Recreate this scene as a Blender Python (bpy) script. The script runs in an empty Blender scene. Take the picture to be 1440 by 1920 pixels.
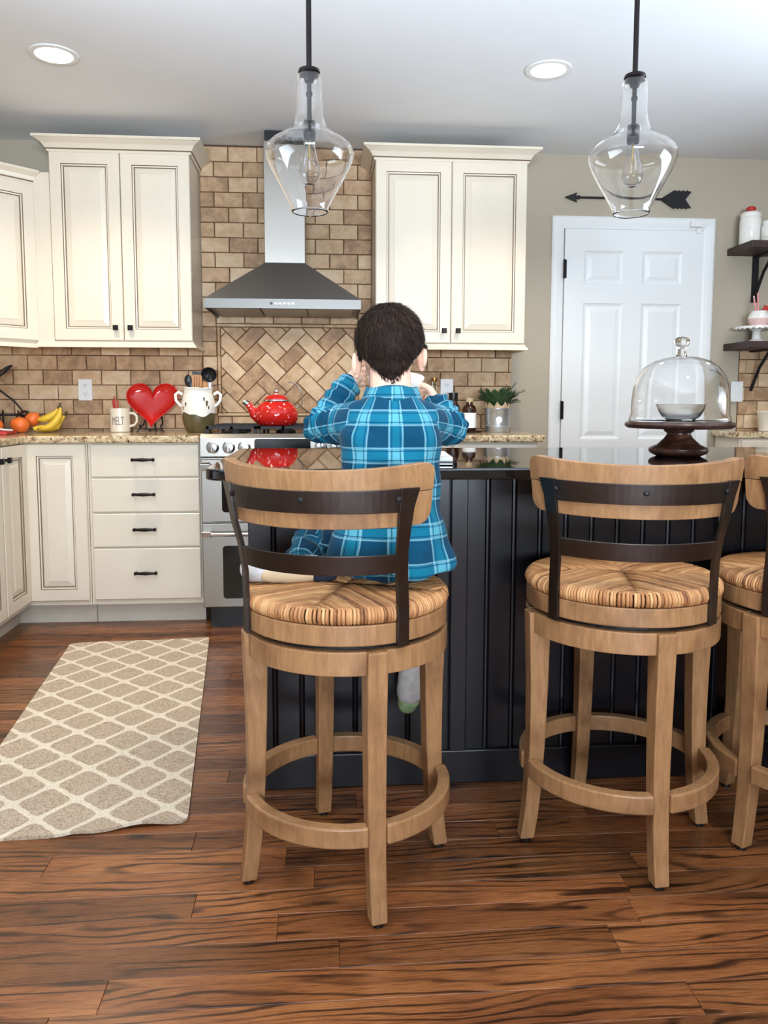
import bpy, bmesh, math, random
import numpy as np
from mathutils import Vector, Matrix, Euler

random.seed(7)
S = bpy.context.scene
COL = S.collection
W = 4.3687          # back wall plane (Y)
CEIL = 2.44

# ------------------------------------------------------------------ camera
cam_d = bpy.data.cameras.new('camera')
cam = bpy.data.objects.new('camera', cam_d)
COL.objects.link(cam)
S.camera = cam
PITCH, YAW, ROLL, FPX, CY, CAMH = 0.0922, 0.0775, 0.0018, 1460.96, 889.37, 1.0723
fw = Vector((math.sin(YAW) * math.cos(PITCH), math.cos(YAW) * math.cos(PITCH), -math.sin(PITCH)))
rt = Vector((math.cos(YAW), -math.sin(YAW), 0))
up = rt.cross(fw)
r2 = rt * math.cos(ROLL) + up * math.sin(ROLL)
u2 = up * math.cos(ROLL) - rt * math.sin(ROLL)
mw = Matrix((r2, u2, -fw)).transposed().to_4x4()
mw.translation = (0, 0, CAMH)
cam.matrix_world = mw
cam_d.sensor_fit = 'AUTO'
cam_d.sensor_width = 36
cam_d.lens = FPX / 1920 * 36
cam_d.shift_y = -(960 - CY) / 1920
cam_d.clip_start = 0.02

# ------------------------------------------------------------------ world, light, exposure
S.view_settings.view_transform = 'Standard'
S.view_settings.look = 'None'
S.view_settings.gamma = 1
S.view_settings.use_curve_mapping = False
S.view_settings.exposure = 0.0
S.cycles.use_denoising = True
S.cycles.max_bounces = 10
S.cycles.transmission_bounces = 10
S.cycles.sample_clamp_indirect = 6.0
S.cycles.caustics_reflective = False
S.cycles.caustics_refractive = False
wd = bpy.data.worlds.new('daylight'); S.world = wd
wd.use_nodes = True
bg = wd.node_tree.nodes['Background']
bg.inputs[0].default_value = (0.72, 0.85, 1.0, 1)
bg.inputs[1].default_value = 1.0

def area(name, loc, target, sx, sy, power, color, spread=100):
    l = bpy.data.lights.new(name, 'AREA'); l.shape = 'RECTANGLE'
    l.size, l.size_y, l.energy, l.color = sx, sy, power, color
    o = bpy.data.objects.new(name, l); COL.objects.link(o)
    l.spread = math.radians(spread)
    o.location = loc
    d = Vector(target) - Vector(loc)
    o.rotation_euler = d.to_track_quat('-Z', 'Y').to_euler()
    return o
# daylight through the windows behind and beside the camera
DAY = (0.755, 0.875, 1.0)
area('window_light', (0.2, -3.00, 1.45), (0.2, 0, 2.95), 2.2, 1.3, 250, DAY)
area('window_light', (-1.90, 1.0, 1.45), (0, 1.0, 3.1), 2.0, 1.3, 80, DAY)
area('window_light', (3.46, 1.7, 1.45), (0, 1.7, 4.2), 2.0, 1.3, 78, DAY)

# ------------------------------------------------------------------ helpers
def lin(c):
    return tuple(((v / 255) / 12.92 if v / 255 <= 0.04045 else ((v / 255 + 0.055) / 1.055) ** 2.4) for v in c) + (1.0,)

class NT:
    """small node-graph writer"""
    def __init__(s, name):
        s.m = bpy.data.materials.new(name); s.m.use_nodes = True
        s.t = s.m.node_tree; s.n = s.t.nodes
        s.b = s.n['Principled BSDF']
    def node(s, typ, **kw):
        n = s.n.new(typ)
        for k, v in kw.items(): setattr(n, k, v)
        return n
    def link(s, a, b): s.t.links.new(a, b)
    def put(s, sock, v):
        if isinstance(v, bpy.types.NodeSocket): s.link(v, sock)
        elif v is not None: sock.default_value = v
    def math(s, op, a, b=None, c=None):
        n = s.node('ShaderNodeMath', operation=op)
        s.put(n.inputs[0], a)
        if b is not None: s.put(n.inputs[1], b)
        if c is not None: s.put(n.inputs[2], c)
        return n.outputs[0]
    def mix(s, f, a, b, blend='MIX'):
        n = s.node('ShaderNodeMix', data_type='RGBA', blend_type=blend)
        s.put(n.inputs[0], f); s.put(n.inputs[6], a); s.put(n.inputs[7], b)
        return n.outputs[2]
    def coord(s, kind='Object', scale=(1, 1, 1), offset=None):
        tc = s.node('ShaderNodeTexCoord')
        mp = s.node('ShaderNodeMapping'); mp.inputs['Scale'].default_value = scale
        s.link(tc.outputs[kind], mp.inputs[0])
        if offset is not None: s.link(offset, mp.inputs['Location'])
        return mp.outputs[0]
    def rnd(s, k=1.0):
        o = s.node('ShaderNodeObjectInfo')
        return o.outputs['Random'] if k == 1.0 else s.math('MULTIPLY', o.outputs['Random'], k)
    def noise(s, vec, scale=5, detail=4, rough=.55, dist=0):
        n = s.node('ShaderNodeTexNoise'); s.link(vec, n.inputs['Vector'])
        n.inputs['Scale'].default_value = scale; n.inputs['Detail'].default_value = detail
        n.inputs['Roughness'].default_value = rough; n.inputs['Distortion'].default_value = dist
        return n.outputs[0]
    def voro(s, vec, scale=5, feature='F1', out=0):
        n = s.node('ShaderNodeTexVoronoi', feature=feature); s.link(vec, n.inputs['Vector'])
        n.inputs['Scale'].default_value = scale
        return n.outputs[out]
    def ramp(s, f, stops, interp='LINEAR'):
        n = s.node('ShaderNodeValToRGB'); s.link(f, n.inputs[0])
        cr = n.color_ramp; cr.interpolation = interp
        while len(cr.elements) < len(stops): cr.elements.new(0.5)
        for e, (p, c) in zip(cr.elements, stops):
            e.position = p; e.color = c if len(c) == 4 else lin(c)
        return n.outputs[0]
    def bump(s, h, strength=.3, dist=.002):
        n = s.node('ShaderNodeBump'); n.inputs['Strength'].default_value = strength
        n.inputs['Distance'].default_value = dist; s.link(h, n.inputs['Height'])
        s.link(n.outputs[0], s.b.inputs['Normal'])
    def out(s, color=None, rough=None, metal=None, spec=None, **kw):
        b = s.b
        s.put(b.inputs['Base Color'], color); s.put(b.inputs['Roughness'], rough)
        s.put(b.inputs['Metallic'], metal); s.put(b.inputs['Specular IOR Level'], spec)
        for k, v in kw.items(): s.put(b.inputs[k.replace('_', ' ')], v)
        return s.m

M = {}
def plain(name, c, rough=.5, metal=0.0, var=.06, scale=6, spec=.5, bump=0, **kw):
    """one colour with a slight mottling"""
    t = NT(name); v = t.coord()
    f = t.noise(v, scale, 4)
    a = tuple(min(1, x * (1 - var)) for x in lin(c)[:3]) + (1,)
    b = tuple(min(1, x * (1 + var)) for x in lin(c)[:3]) + (1,)
    col = t.ramp(f, [(.3, a), (.7, b)])
    if bump: t.bump(t.noise(v, scale * 12, 3), bump, .001)
    M[name] = t.out(col, rough, metal, spec, **kw)
    return M[name]

plain('cabinet_paint', (226, 214, 194), .30, var=.03, scale=3)
plain('cabinet_glaze', (128, 108, 86), .5, var=.15, scale=20)
plain('toe_paint', (205, 195, 178), .5)
plain('wall_paint', (180, 168, 148), .75, var=.02, bump=.05)
plain('ceiling_paint', (236, 238, 240), .85, var=.01, bump=.04)
plain('white_paint', (236, 236, 234), .4, var=.01)
plain('white_plastic', (236, 236, 234), .35, var=.01)
plain('black_bronze', (30, 25, 25), .38, .7, var=.2)
plain('black_iron', (24, 23, 25), .5, .3, var=.2)
plain('black_gloss', (12, 12, 14), .12, 0)
plain('black_plastic', (22, 22, 24), .35)
plain('island_paint', (19, 18, 23), .27, var=.12, scale=8)
plain('grout', (92, 66, 48), .9, var=.15, scale=30)
plain('ceramic_white', (240, 236, 228), .12, var=.01)
plain('ceramic_cream', (226, 216, 198), .3, var=.03)
plain('pink_glaze', (226, 190, 184), .2, var=.04)
plain('red_enamel', (205, 36, 30), .12, var=.06)
plain('red_matte', (186, 46, 44), .55, var=.06)
plain('banana_skin', (226, 190, 60), .45, var=.12, scale=25)
plain('banana_tip', (70, 62, 26), .6)
plain('orange_skin', (222, 108, 40), .42, var=.15, scale=20, bump=.1)
plain('skin', (232, 190, 166), .5, var=.03, scale=14, Subsurface_Weight=.08)
plain('lips', (190, 110, 100), .4)
plain('eye_white', (240, 238, 234), .2); plain('eye_dark', (40, 28, 20), .15)
plain('slipper_grey', (206, 206, 206), .95, var=.12, scale=60, bump=.6)
plain('slipper_sole', (205, 180, 145), .8, var=.06, scale=30)
plain('slipper_green', (150, 178, 130), .95, var=.1, scale=60, bump=.5)
plain('slipper_dark', (30, 34, 52), .9)
plain('leaf_green', (52, 84, 50), .55, var=.3, scale=60)
plain('stem_green', (70, 90, 50), .6)
plain('burlap', (190, 165, 130), .9, var=.15, scale=60)
plain('olive_glaze', (92, 82, 54), .35, var=.2, scale=25)
plain('utensil_wood', (176, 122, 74), .5, var=.15, scale=30)
plain('brass', (170, 130, 70), .3, 1)
plain('bulb_glow_wire', (230, 190, 120), .4, .6)
plain('soil', (46, 34, 26), .95, var=.3, scale=80)
plain('paper_white', (240, 240, 238), .6, var=.01)
plain('brown_glass', (50, 24, 12), .08)
plain('shelf_wood', (58, 40, 34), .55, var=.25, scale=20)
plain('pink_paper', (235, 150, 150), .6)
plain('mug_print', (120, 112, 104), .6)
plain('galvanized', (188, 194, 200), .35, .85, var=.12, scale=30)

def glass(name, rough=0.0, col=(1, 1, 1, 1)):
    t = NT(name)
    M[name] = t.out(col, rough, 0, .5, Transmission_Weight=1.0, IOR=1.45)
glass('clear_glass'); glass('frosted_glass', .12, lin((250, 246, 240)))

def emit(name, c, s):
    t = NT(name)
    M[name] = t.out((1, 1, 1, 1), .5, Emission_Color=lin(c), Emission_Strength=s)
emit('lamp_disc', (255, 244, 228), 14)

# stainless steel, brushed
def steel(name, c, rough, stretch=(2, 2, 140)):
    t = NT(name); v = t.coord('Object', stretch)
    f = t.noise(v, 6, 5, .7)
    col = t.ramp(f, [(.25, tuple(x * .86 for x in lin(c)[:3]) + (1,)), (.75, lin(c))])
    rg = t.math('MULTIPLY_ADD', f, .14, rough - .07)
    t.bump(f, .06, .0006)
    M[name] = t.out(col, rg, 1.0)
steel('stainless', (158, 153, 146), .36)
steel('stainless_hood', (150, 148, 146), .42, (140, 2, 2))
steel('stainless_band', (118, 116, 112), .42, (140, 2, 2))
steel('knob_chrome', (215, 214, 212), .16)
steel('stool_iron', (92, 87, 85), .36, (8, 8, 8))

# wood of the bar stools: honey maple with smudged brown wear
t = NT('stool_wood'); off = t.rnd(37.0)
v = t.coord('Object', (3, 3, 3), off)
g = t.noise(t.coord('Object', (14, 14, 2.5), off), 6, 6, .6, .6)
wv = t.noise(v, 2.4, 3)
c1 = t.ramp(g, [(.25, (138, 100, 66)), (.55, (164, 122, 82)), (.8, (178, 138, 98))])
c2 = t.mix(t.ramp(wv, [(.52, (0, 0, 0)), (.75, (255, 255, 255))]), c1, lin((116, 80, 52)))
t.bump(g, .08, .001)
M['stool_wood'] = t.out(c2, .42)

# rush strands
t = NT('rush'); at = t.node('ShaderNodeAttribute', attribute_name='strand')
nz = t.noise(t.coord('Object', (1, 1, 1)), 60, 3)
k = t.math('ADD', t.math('MULTIPLY', at.outputs['Fac'], .75), t.math('MULTIPLY', nz, .35))
col = t.ramp(k, [(.1, (80, 46, 26)), (.35, (160, 106, 64)), (.65, (194, 142, 92)), (.95, (214, 170, 118))])
M['rush'] = t.out(col, .6)

# oak floor: each board its own shade and its own grain
def oak(name, rand=True):
    t = NT(name)
    r = t.rnd() if rand else None
    off = None
    if rand:
        cb = t.node('ShaderNodeCombineXYZ')
        t.put(cb.inputs[0], t.math('MULTIPLY', r, 53.0)); t.put(cb.inputs[1], t.math('MULTIPLY', r, 17.0))
        off = cb.outputs[0]
    v = t.coord('Object', (1.0, 9.0, 1), off)
    bend = t.noise(t.coord('Object', (.8, 5.0, 1), off), 1.5, 3, .45, .3)
    sx = t.node('ShaderNodeSeparateXYZ'); t.link(v, sx.inputs[0])
    ph = t.math('ADD', t.math('MULTIPLY', sx.outputs[1], 30.0), t.math('MULTIPLY', bend, 58.0))
    ring = t.math('MULTIPLY_ADD', t.math('SINE', ph), .5, .5)
    fine = t.noise(t.coord('Object', (4.0, 170, 1), off), 3.0, 5, .65)
    big = t.noise(t.coord('Object', (.9, 3, 1), off), 2.2, 3)
    patch = t.noise(t.coord('Object', (1.4, 10, 1), off), 2.0, 3)
    base = t.ramp(t.math('ADD', t.math('MULTIPLY', big, .5), t.math('MULTIPLY', fine, .5)),
                  [(.30, (88, 48, 28)), (.45, (138, 82, 46)), (.58, (172, 110, 64)), (.75, (196, 134, 84))])
    dark = t.ramp(ring, [(.0, (255, 255, 255)), (.16, (200, 200, 200)), (.34, (0, 0, 0))])
    lf = t.math('MULTIPLY', dark, t.ramp(patch, [(.36, (50, 50, 50)), (.56, (255, 255, 255))]))
    lf = t.math('MULTIPLY', lf, t.math('MULTIPLY_ADD', fine, 1.3, .25))
    pore = t.ramp(fine, [(.30, (255, 255, 255)), (.40, (0, 0, 0))])
    lf = t.math('MAXIMUM', lf, t.math('MULTIPLY', pore, .6))
    col = t.mix(t.math('MINIMUM', lf, .94), base, lin((30, 15, 11)))
    if rand:
        shade = t.math('MULTIPLY_ADD', r, .50, .40)
        cc = t.node('ShaderNodeCombineXYZ')
        for i in range(3): t.put(cc.inputs[i], shade)
        col = t.mix(1.0, col, cc.outputs[0], 'MULTIPLY')
    t.bump(fine, .08, .0008)
    M[name] = t.out(col, t.math('MULTIPLY_ADD', fine, .16, .2), 0, .5)
oak('oak_board'); oak('oak_far', False)
plain('floor_gap', (26, 14, 10), .7)

# tumbled travertine tiles
t = NT('travertine'); r = t.rnd()
cb = t.node('ShaderNodeCombineXYZ'); t.put(cb.inputs[0], t.math('MULTIPLY', r, 31.0)); t.put(cb.inputs[2], t.math('MULTIPLY', r, 13.0))
v = t.coord('Object', (1, 1, 1), cb.outputs[0])
n1 = t.noise(v, 16, 6, .65, .4); n2 = t.noise(v, 55, 4); pit = t.voro(v, 85)
c = t.ramp(t.math('ADD', t.math('MULTIPLY', n1, .8), t.math('MULTIPLY_ADD', r, .34, -.08)),
           [(.28, (156, 122, 90)), (.48, (196, 160, 122)), (.66, (214, 184, 148)), (.85, (228, 206, 176))])
pm = t.math('MULTIPLY', t.ramp(pit, [(.10, (255, 255, 255)), (.2, (0, 0, 0))]), t.ramp(n2, [(.54, (0, 0, 0)), (.6, (255, 255, 255))]))
c = t.mix(t.math('MULTIPLY', pm, .75), c, lin((92, 64, 46)))
t.bump(t.math('SUBTRACT', n1, pm), .25, .002)
M['travertine'] = t.out(c, .62)

# granites
t = NT('granite_tan'); v = t.coord()
n1 = t.noise(v, 40, 5, .7, .6); n2 = t.noise(v, 95, 3); vo = t.voro(v, 150)
c = t.ramp(n1, [(.32, (64, 48, 40)), (.40, (150, 118, 84)), (.5, (206, 182, 142)), (.64, (226, 208, 174)), (.75, (160, 128, 96))])
c = t.mix(t.ramp(n2, [(.60, (0, 0, 0)), (.66, (255, 255, 255))]), c, lin((44, 34, 30)))
M['granite_tan'] = t.out(c, .10)
t = NT('granite_black'); v = t.coord()
sp = t.ramp(t.voro(v, 260), [(.05, (96, 96, 104)), (.12, (12, 12, 15))])
M['granite_black'] = t.out(sp, .03, 0, 1.0)

# kitchen rug: grey-beige pile with a cream trellis
t = NT('rug'); v = t.coord()
sp = t.node('ShaderNodeSeparateXYZ'); t.link(v, sp.inputs[0])
wob = t.math('MULTIPLY_ADD', t.noise(v, 60, 2), .008, -.004)
a = t.math('COSINE', t.math('MULTIPLY', t.math('ADD', sp.outputs[0], wob), 2 * math.pi / .163))
b = t.math('COSINE', t.math('MULTIPLY', t.math('ADD', sp.outputs[1], wob), 2 * math.pi / .18))
a3 = t.math('COSINE', t.math('MULTIPLY', sp.outputs[0], 6 * math.pi / .163))
b3 = t.math('COSINE', t.math('MULTIPLY', sp.outputs[1], 6 * math.pi / .18))
f = t.math('ADD', t.math('ADD', a, b), t.math('MULTIPLY', t.math('ADD', a3, b3), .07))
f = t.math('ABSOLUTE', f)
fl = t.noise(v, 190, 3)
pile = t.ramp(fl, [(.3, (152, 132, 112)), (.5, (188, 168, 146)), (.7, (208, 190, 168))])
crm = t.ramp(fl, [(.3, (214, 198, 174)), (.6, (236, 224, 204))])
c = t.mix(t.ramp(f, [(.29, (0, 0, 0)), (.38, (255, 255, 255))]), crm, pile)
t.bump(fl, .6, .003)
M['rug'] = t.out(c, .95, 0, .1)

# plaid flannel on a UV map measured in metres
def plaid(name, dark, mid, light, px=.077, pz=.082):
    t = NT(name)
    uv = t.node('ShaderNodeUVMap', uv_map='cloth')
    sp = t.node('ShaderNodeSeparateXYZ'); t.link(uv.outputs[0], sp.inputs[0])
    nz = t.noise(uv.outputs[0], 300, 2)
    def fr(s, p): return t.math('FRACT', t.math('ADD', t.math('DIVIDE', s, p), 40.0))
    fx, fz = fr(sp.outputs[0], px), fr(sp.outputs[1], pz)
    def pulse(f, c, w):
        d = t.math('ABSOLUTE', t.math('SUBTRACT', f, c))
        return t.math('SUBTRACT', 1.0, t.math('SMOOTH_MIN', t.math('DIVIDE', d, w), 1.0, .05)) if False else t.math('LESS_THAN', d, w)
    bx, bz = pulse(fx, .5, .19), pulse(fz, .5, .17)
    c = t.mix(t.math('MAXIMUM', bx, bz), lin(dark), lin(mid))
    c = t.mix(t.math('MULTIPLY', bx, bz), c, lin(light))
    for f in (fx, fz):
        lt = t.math('MAXIMUM', pulse(f, .305, .022), pulse(f, .695, .022))
        c = t.mix(t.math('MULTIPLY', lt, .5), c, lin((150, 202, 216)))
        dk = t.math('MAXIMUM', pulse(f, .38, .016), pulse(f, .62, .016))
        c = t.mix(t.math('MULTIPLY', dk, .7), c, lin((8, 44, 78)))
    c = t.mix(t.math('MULTIPLY', nz, .35), c, lin(dark))
    t.bump(nz, .3, .001)
    M[name] = t.out(c, .9, 0, .2, Sheen_Weight=.05)
plaid('plaid_shirt', (0, 62, 90), (10, 108, 136), (92, 172, 192))
plaid('plaid_pants', (4, 48, 72), (12, 84, 108), (56, 126, 148))

# hair
t = NT('hair'); at = t.node('ShaderNodeAttribute', attribute_name='strand')
c = t.ramp(at.outputs['Fac'], [(0, (20, 14, 12)), (.6, (42, 29, 22)), (1, (92, 64, 44))])
M['hair'] = t.out(c, .6, 0, .15)

# dark cake-stand wood with visible grain
t = NT('walnut'); v = t.coord('Object', (3, 14, 14))
g = t.noise(v, 5, 5, .6, .8)
M['walnut'] = t.out(t.ramp(g, [(.3, (34, 20, 16)), (.55, (70, 42, 32)), (.75, (104, 66, 48))]), .3)

# red kettle enamel with white speckles
t = NT('kettle_enamel'); v = t.coord()
d = t.voro(v, 42)
M['kettle_enamel'] = t.out(t.mix(t.ramp(d, [(.16, (255, 255, 255)), (.2, (0, 0, 0))]), lin((206, 34, 26)), lin((245, 235, 230))), .1)

# ---------- mesh builder
class MB:
    def __init__(s): s.v, s.f, s.m, s.attr = [], [], [], []
    def add(s, vs, fs, mi=0, a=0.0):
        o = len(s.v); s.v += [tuple(p) for p in vs]
        s.f += [tuple(i + o for i in f) for f in fs]; s.m += [mi] * len(fs); s.attr += [a] * len(vs)
        return s
    def box(s, x0, x1, y0, y1, z0, z1, mi=0):
        v = [(x, y, z) for x in (x0, x1) for y in (y0, y1) for z in (z0, z1)]
        f = [(0, 1, 3, 2), (4, 6, 7, 5), (0, 4, 5, 1), (2, 3, 7, 6), (0, 2, 6, 4), (1, 5, 7, 3)]
        return s.add(v, f, mi)
    def lathe(s, prof, c=(0, 0, 0), n=40, mi=0, axis='Z', closed=False):
        vs, fs = [], []
        for r, z in prof:
            for i in range(n):
                a = 2 * math.pi * i / n
                p = (r * math.cos(a), r * math.sin(a), z)
                if axis == 'Y': p = (p[0], -p[2], p[1])
                if axis == 'X': p = (p[2], p[0], p[1])
                vs.append((c[0] + p[0], c[1] + p[1], c[2] + p[2]))
        m = len(prof)
        for j in range(m - 1 if not closed else m):
            k = (j + 1) % m
            for i in range(n):
                fs.append((j * n + i, j * n + (i + 1) % n, k * n + (i + 1) % n, k * n + i))
        if not closed:
            if prof[0][0] > 1e-6: fs.append(tuple(range(n - 1, -1, -1)))
            if prof[-1][0] > 1e-6: fs.append(tuple(range((m - 1) * n, m * n)))
        return s.add(vs, fs, mi)
    def tube(s, path, rad, n=10, mi=0, caps=True, a=0.0, flat=1.0, closed=False):
        P = [Vector(p) for p in path]
        R = rad if isinstance(rad, (list, tuple)) else [rad] * len(P)
        vs, fs = [], []
        ref = None
        for i, p in enumerate(P):
            if closed: d = P[(i + 1) % len(P)] - P[i - 1]
            else: d = (P[min(i + 1, len(P) - 1)] - P[max(i - 1, 0)])
            d.normalize()
            if ref is None:
                ref = Vector((0, 0, 1)) if abs(d.z) < .9 else Vector((1, 0, 0))
            x = (ref - d * ref.dot(d)).normalized(); y = d.cross(x); ref = x
            for k in range(n):
                t_ = 2 * math.pi * k / n
                vs.append(p + x * (R[i] * math.cos(t_) * flat) + y * (R[i] * math.sin(t_)))
        m = len(P)
        for j in range(m if closed else m - 1):
            k2 = (j + 1) % m
            for i in range(n):
                fs.append((j * n + i, j * n + (i + 1) % n, k2 * n + (i + 1) % n, k2 * n + i))
        if caps and not closed:
            fs.append(tuple(range(n - 1, -1, -1))); fs.append(tuple(range((m - 1) * n, m * n)))
        return s.add(vs, fs, mi, a)
    def sphere(s, c, r, n=16, m=10, mi=0):
        if not isinstance(r, (tuple, list)): r = (r, r, r)
        vs, fs = [(c[0], c[1], c[2] - r[2])], []
        for j in range(1, m):
            th = math.pi * j / m - math.pi / 2
            for i in range(n):
                a = 2 * math.pi * i / n
                vs.append((c[0] + r[0] * math.cos(th) * math.cos(a), c[1] + r[1] * math.cos(th) * math.sin(a), c[2] + r[2] * math.sin(th)))
        vs.append((c[0], c[1], c[2] + r[2])); T = len(vs) - 1
        for i in range(n): fs.append((0, 1 + (i + 1) % n, 1 + i))
        for j in range(m - 2):
            for i in range(n):
                fs.append((1 + j * n + i, 1 + j * n + (i + 1) % n, 1 + (j + 1) * n + (i + 1) % n, 1 + (j + 1) * n + i))
        for i in range(n): fs.append((1 + (m - 2) * n + i, 1 + (m - 2) * n + (i + 1) % n, T))
        return s.add(vs, fs, mi)
    def capsule(s, a, b, ra, rb, n=14):
        """closed tapered limb segment"""
        A, B = Vector(a), Vector(b); d = (B - A); L = d.length; d.normalize()
        pts, rad = [], []
        for k in range(5):
            t_ = math.pi / 2 * (1 - k / 4); pts.append(A - d * ra * math.sin(t_)); rad.append(max(ra * math.cos(t_), 1e-4))
        for k in range(5):
            t_ = math.pi / 2 * k / 4; pts.append(B + d * rb * math.sin(t_)); rad.append(max(rb * math.cos(t_), 1e-4))
        return s.tube(pts, rad, n)
    def prism(s, poly, y0, y1, axis='Y', mi=0):
        """polygon in the plane across the axis, extruded along it"""
        n = len(poly); vs = []
        for d in (y0, y1):
            for a, b in poly:
                vs.append({'Y': (a, d, b), 'Z': (a, b, d), 'X': (d, a, b)}[axis])
        fs = [tuple(range(n - 1, -1, -1)), tuple(range(n, 2 * n))]
        fs += [(i, (i + 1) % n, n + (i + 1) % n, n + i) for i in range(n)]
        return s.add(vs, fs, mi)
    def arc(s, r0, r1, a0, a1, z0, z1, n=24, mi=0):
        """solid bar bent around the Z axis (degrees)"""
        vs, fs = [], []
        full = abs(a1 - a0) >= 359.9
        m = n if full else n + 1
        for i in range(m):
            a = math.radians(a0 + (a1 - a0) * i / n)
            for r, z in ((r0, z0), (r1, z0), (r1, z1), (r0, z1)):
                vs.append((r * math.cos(a), r * math.sin(a), z))
        for i in range(n):
            j = (i + 1) % m
            for k in range(4):
                fs.append((i * 4 + k, j * 4 + k, j * 4 + (k + 1) % 4, i * 4 + (k + 1) % 4))
        if not full: fs += [(3, 2, 1, 0), (n * 4, n * 4 + 1, n * 4 + 2, n * 4 + 3)]
        return s.add(vs, fs, mi)
    def rings(s, rings, mi=0, cap=True):
        """loft through lists of points"""
        n = len(rings[0]); vs = [p for r in rings for p in r]; fs = []
        for j in range(len(rings) - 1):
            for i in range(n):
                fs.append((j * n + i, j * n + (i + 1) % n, (j + 1) * n + (i + 1) % n, (j + 1) * n + i))
        if cap: fs += [tuple(range(n - 1, -1, -1)), tuple(range((len(rings) - 1) * n, len(rings) * n))]
        return s.add(vs, fs, mi)
    def mesh(s, name, mats):
        me = bpy.data.meshes.new(name); me.from_pydata(s.v, [], s.f)
        for m in (mats if isinstance(mats, (list, tuple)) else [mats]):
            me.materials.append(M[m] if isinstance(m, str) else m)
        me.polygons.foreach_set('material_index', s.m)
        if any(s.attr):
            at = me.attributes.new('strand', 'FLOAT', 'POINT'); at.data.foreach_set('value', s.attr)
        bm = bmesh.new(); bm.from_mesh(me); bmesh.ops.recalc_face_normals(bm, faces=bm.faces); bm.to_mesh(me); bm.free()
        return me
    def build(s, name, mats, parent=None, loc=(0, 0, 0), rot=(0, 0, 0), smooth=False, bevel=0, seg=2):
        return link(name, s.mesh(name, mats), parent, loc, rot, smooth, bevel, seg)

def link(name, me, parent=None, loc=(0, 0, 0), rot=(0, 0, 0), smooth=False, bevel=0, seg=2):
    o = bpy.data.objects.new(name, me); COL.objects.link(o)
    o.location = loc; o.rotation_euler = rot
    if parent: o.parent = parent
    if smooth:
        me.polygons.foreach_set('use_smooth', [True] * len(me.polygons))
        if smooth != 'all':
            me.set_sharp_from_angle(angle=math.radians(40))
    if bevel:
        b = o.modifiers.new('bevel', 'BEVEL'); b.width = bevel; b.segments = seg
        b.limit_method = 'ANGLE'; b.angle_limit = math.radians(40)
    return o
def thing(name, label, cat, loc=(0, 0, 0), rz=0, group=None):
    o = bpy.data.objects.new(name, None); COL.objects.link(o)
    o.empty_display_size = .05; o.location = loc; o.rotation_euler = (0, 0, rz)
    o['label'] = label; o['category'] = cat
    if group: o['group'] = group
    return o
def tag(o, label, cat, group=None):
    o['label'] = label; o['category'] = cat
    if group: o['group'] = group
    return o
def struct(o, label=None):
    o['kind'] = 'structure'
    if label: o['label'] = label
    return o
def copy_tree(o, parent=None):
    c = o.copy(); COL.objects.link(c)
    if parent: c.parent = parent
    for ch in o.children: copy_tree(ch, c)
    return c
def rad(a): return math.radians(a)
def clip_poly(poly, x0, x1, z0, z1):
    """polygon cut to a rectangle"""
    for ax, lim, sg in ((0, x0, 1), (0, x1, -1), (1, z0, 1), (1, z1, -1)):
        out = []
        for i in range(len(poly)):
            a, b = poly[i - 1], poly[i]
            ia, ib = (a[ax] - lim) * sg >= 0, (b[ax] - lim) * sg >= 0
            if ia != ib:
                t_ = (lim - a[ax]) / (b[ax] - a[ax]); out.append((a[0] + t_ * (b[0] - a[0]), a[1] + t_ * (b[1] - a[1])))
            if ib: out.append(b)
        poly = out
        if len(poly) < 3: return []
    return poly
def poly_area(p): return abs(sum(p[i - 1][0] * p[i][1] - p[i][0] * p[i - 1][1] for i in range(len(p)))) / 2
# ================================================================== ROOM SHELL
XL, XR, YB = -2.03, 3.6, -3.1
b = MB(); b.box(XL - .1, XR + .1, YB - .1, W + .1, -.12, -.004)
floor = struct(b.build('floor', 'floor_gap'), 'dark stained oak strip floor')
def plank_mesh(L):
    m = MB(); w = .0822; e = .0008
    m.rings([[(0, 0, -.012), (L, 0, -.012), (L, w, -.012), (0, w, -.012)],
             [(0, 0, -e), (L, 0, -e), (L, w, -e), (0, w, -e)],
             [(e, e, 0), (L - e, e, 0), (L - e, w - e, 0), (e, w - e, 0)]])
    return m.mesh('plank', 'oak_board')
plank_lib = {L: plank_mesh(L) for L in (.55, .75, .95, 1.15, 1.35)}
rr = random.Random(11)
y = .98
while y < 4.35:
    x = -1.98 - rr.random() * .5
    lim = 2.1 if y < 2.2 else 2.6
    while x < lim:
        L = rr.choice(list(plank_lib))
        o = link('plank', plank_lib[L], floor, (x, y, 0)); x += L + .0007
    y += .0829
m = MB(); m.box(XL, XR, YB, .975, -.004, 0); m.build('near_boards', 'oak_far', floor)

b = MB(); b.box(XL - .1, XR + .1, YB - .1, W + .1, CEIL, CEIL + .12)
struct(b.build('ceiling', 'ceiling_paint'), 'flat white ceiling')

# back wall with the doorway left solid behind the closed door
DX0, DX1, DH = 1.347, 2.143, 2.035
b = MB(); b.box(XL - .1, XR + .1, W, W + .12, -.004, CEIL)
wall_back = struct(b.build('wall_back', 'wall_paint'), 'greige back wall of the kitchen')
b = MB(); b.box(XL - .1, XL, YB - .1, W, -.004, CEIL)
wall_left = struct(b.build('wall_left', 'wall_paint'), 'greige left wall')
b = MB(); b.box(XR, XR + .1, YB - .1, W, -.004, CEIL)
struct(b.build('wall_right', 'wall_paint'), 'greige right wall')
b = MB(); b.box(XL, XR, YB - .1, YB, -.004, CEIL)
struct(b.build('wall_front', 'wall_paint'), 'greige wall opposite the kitchen')

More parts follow.
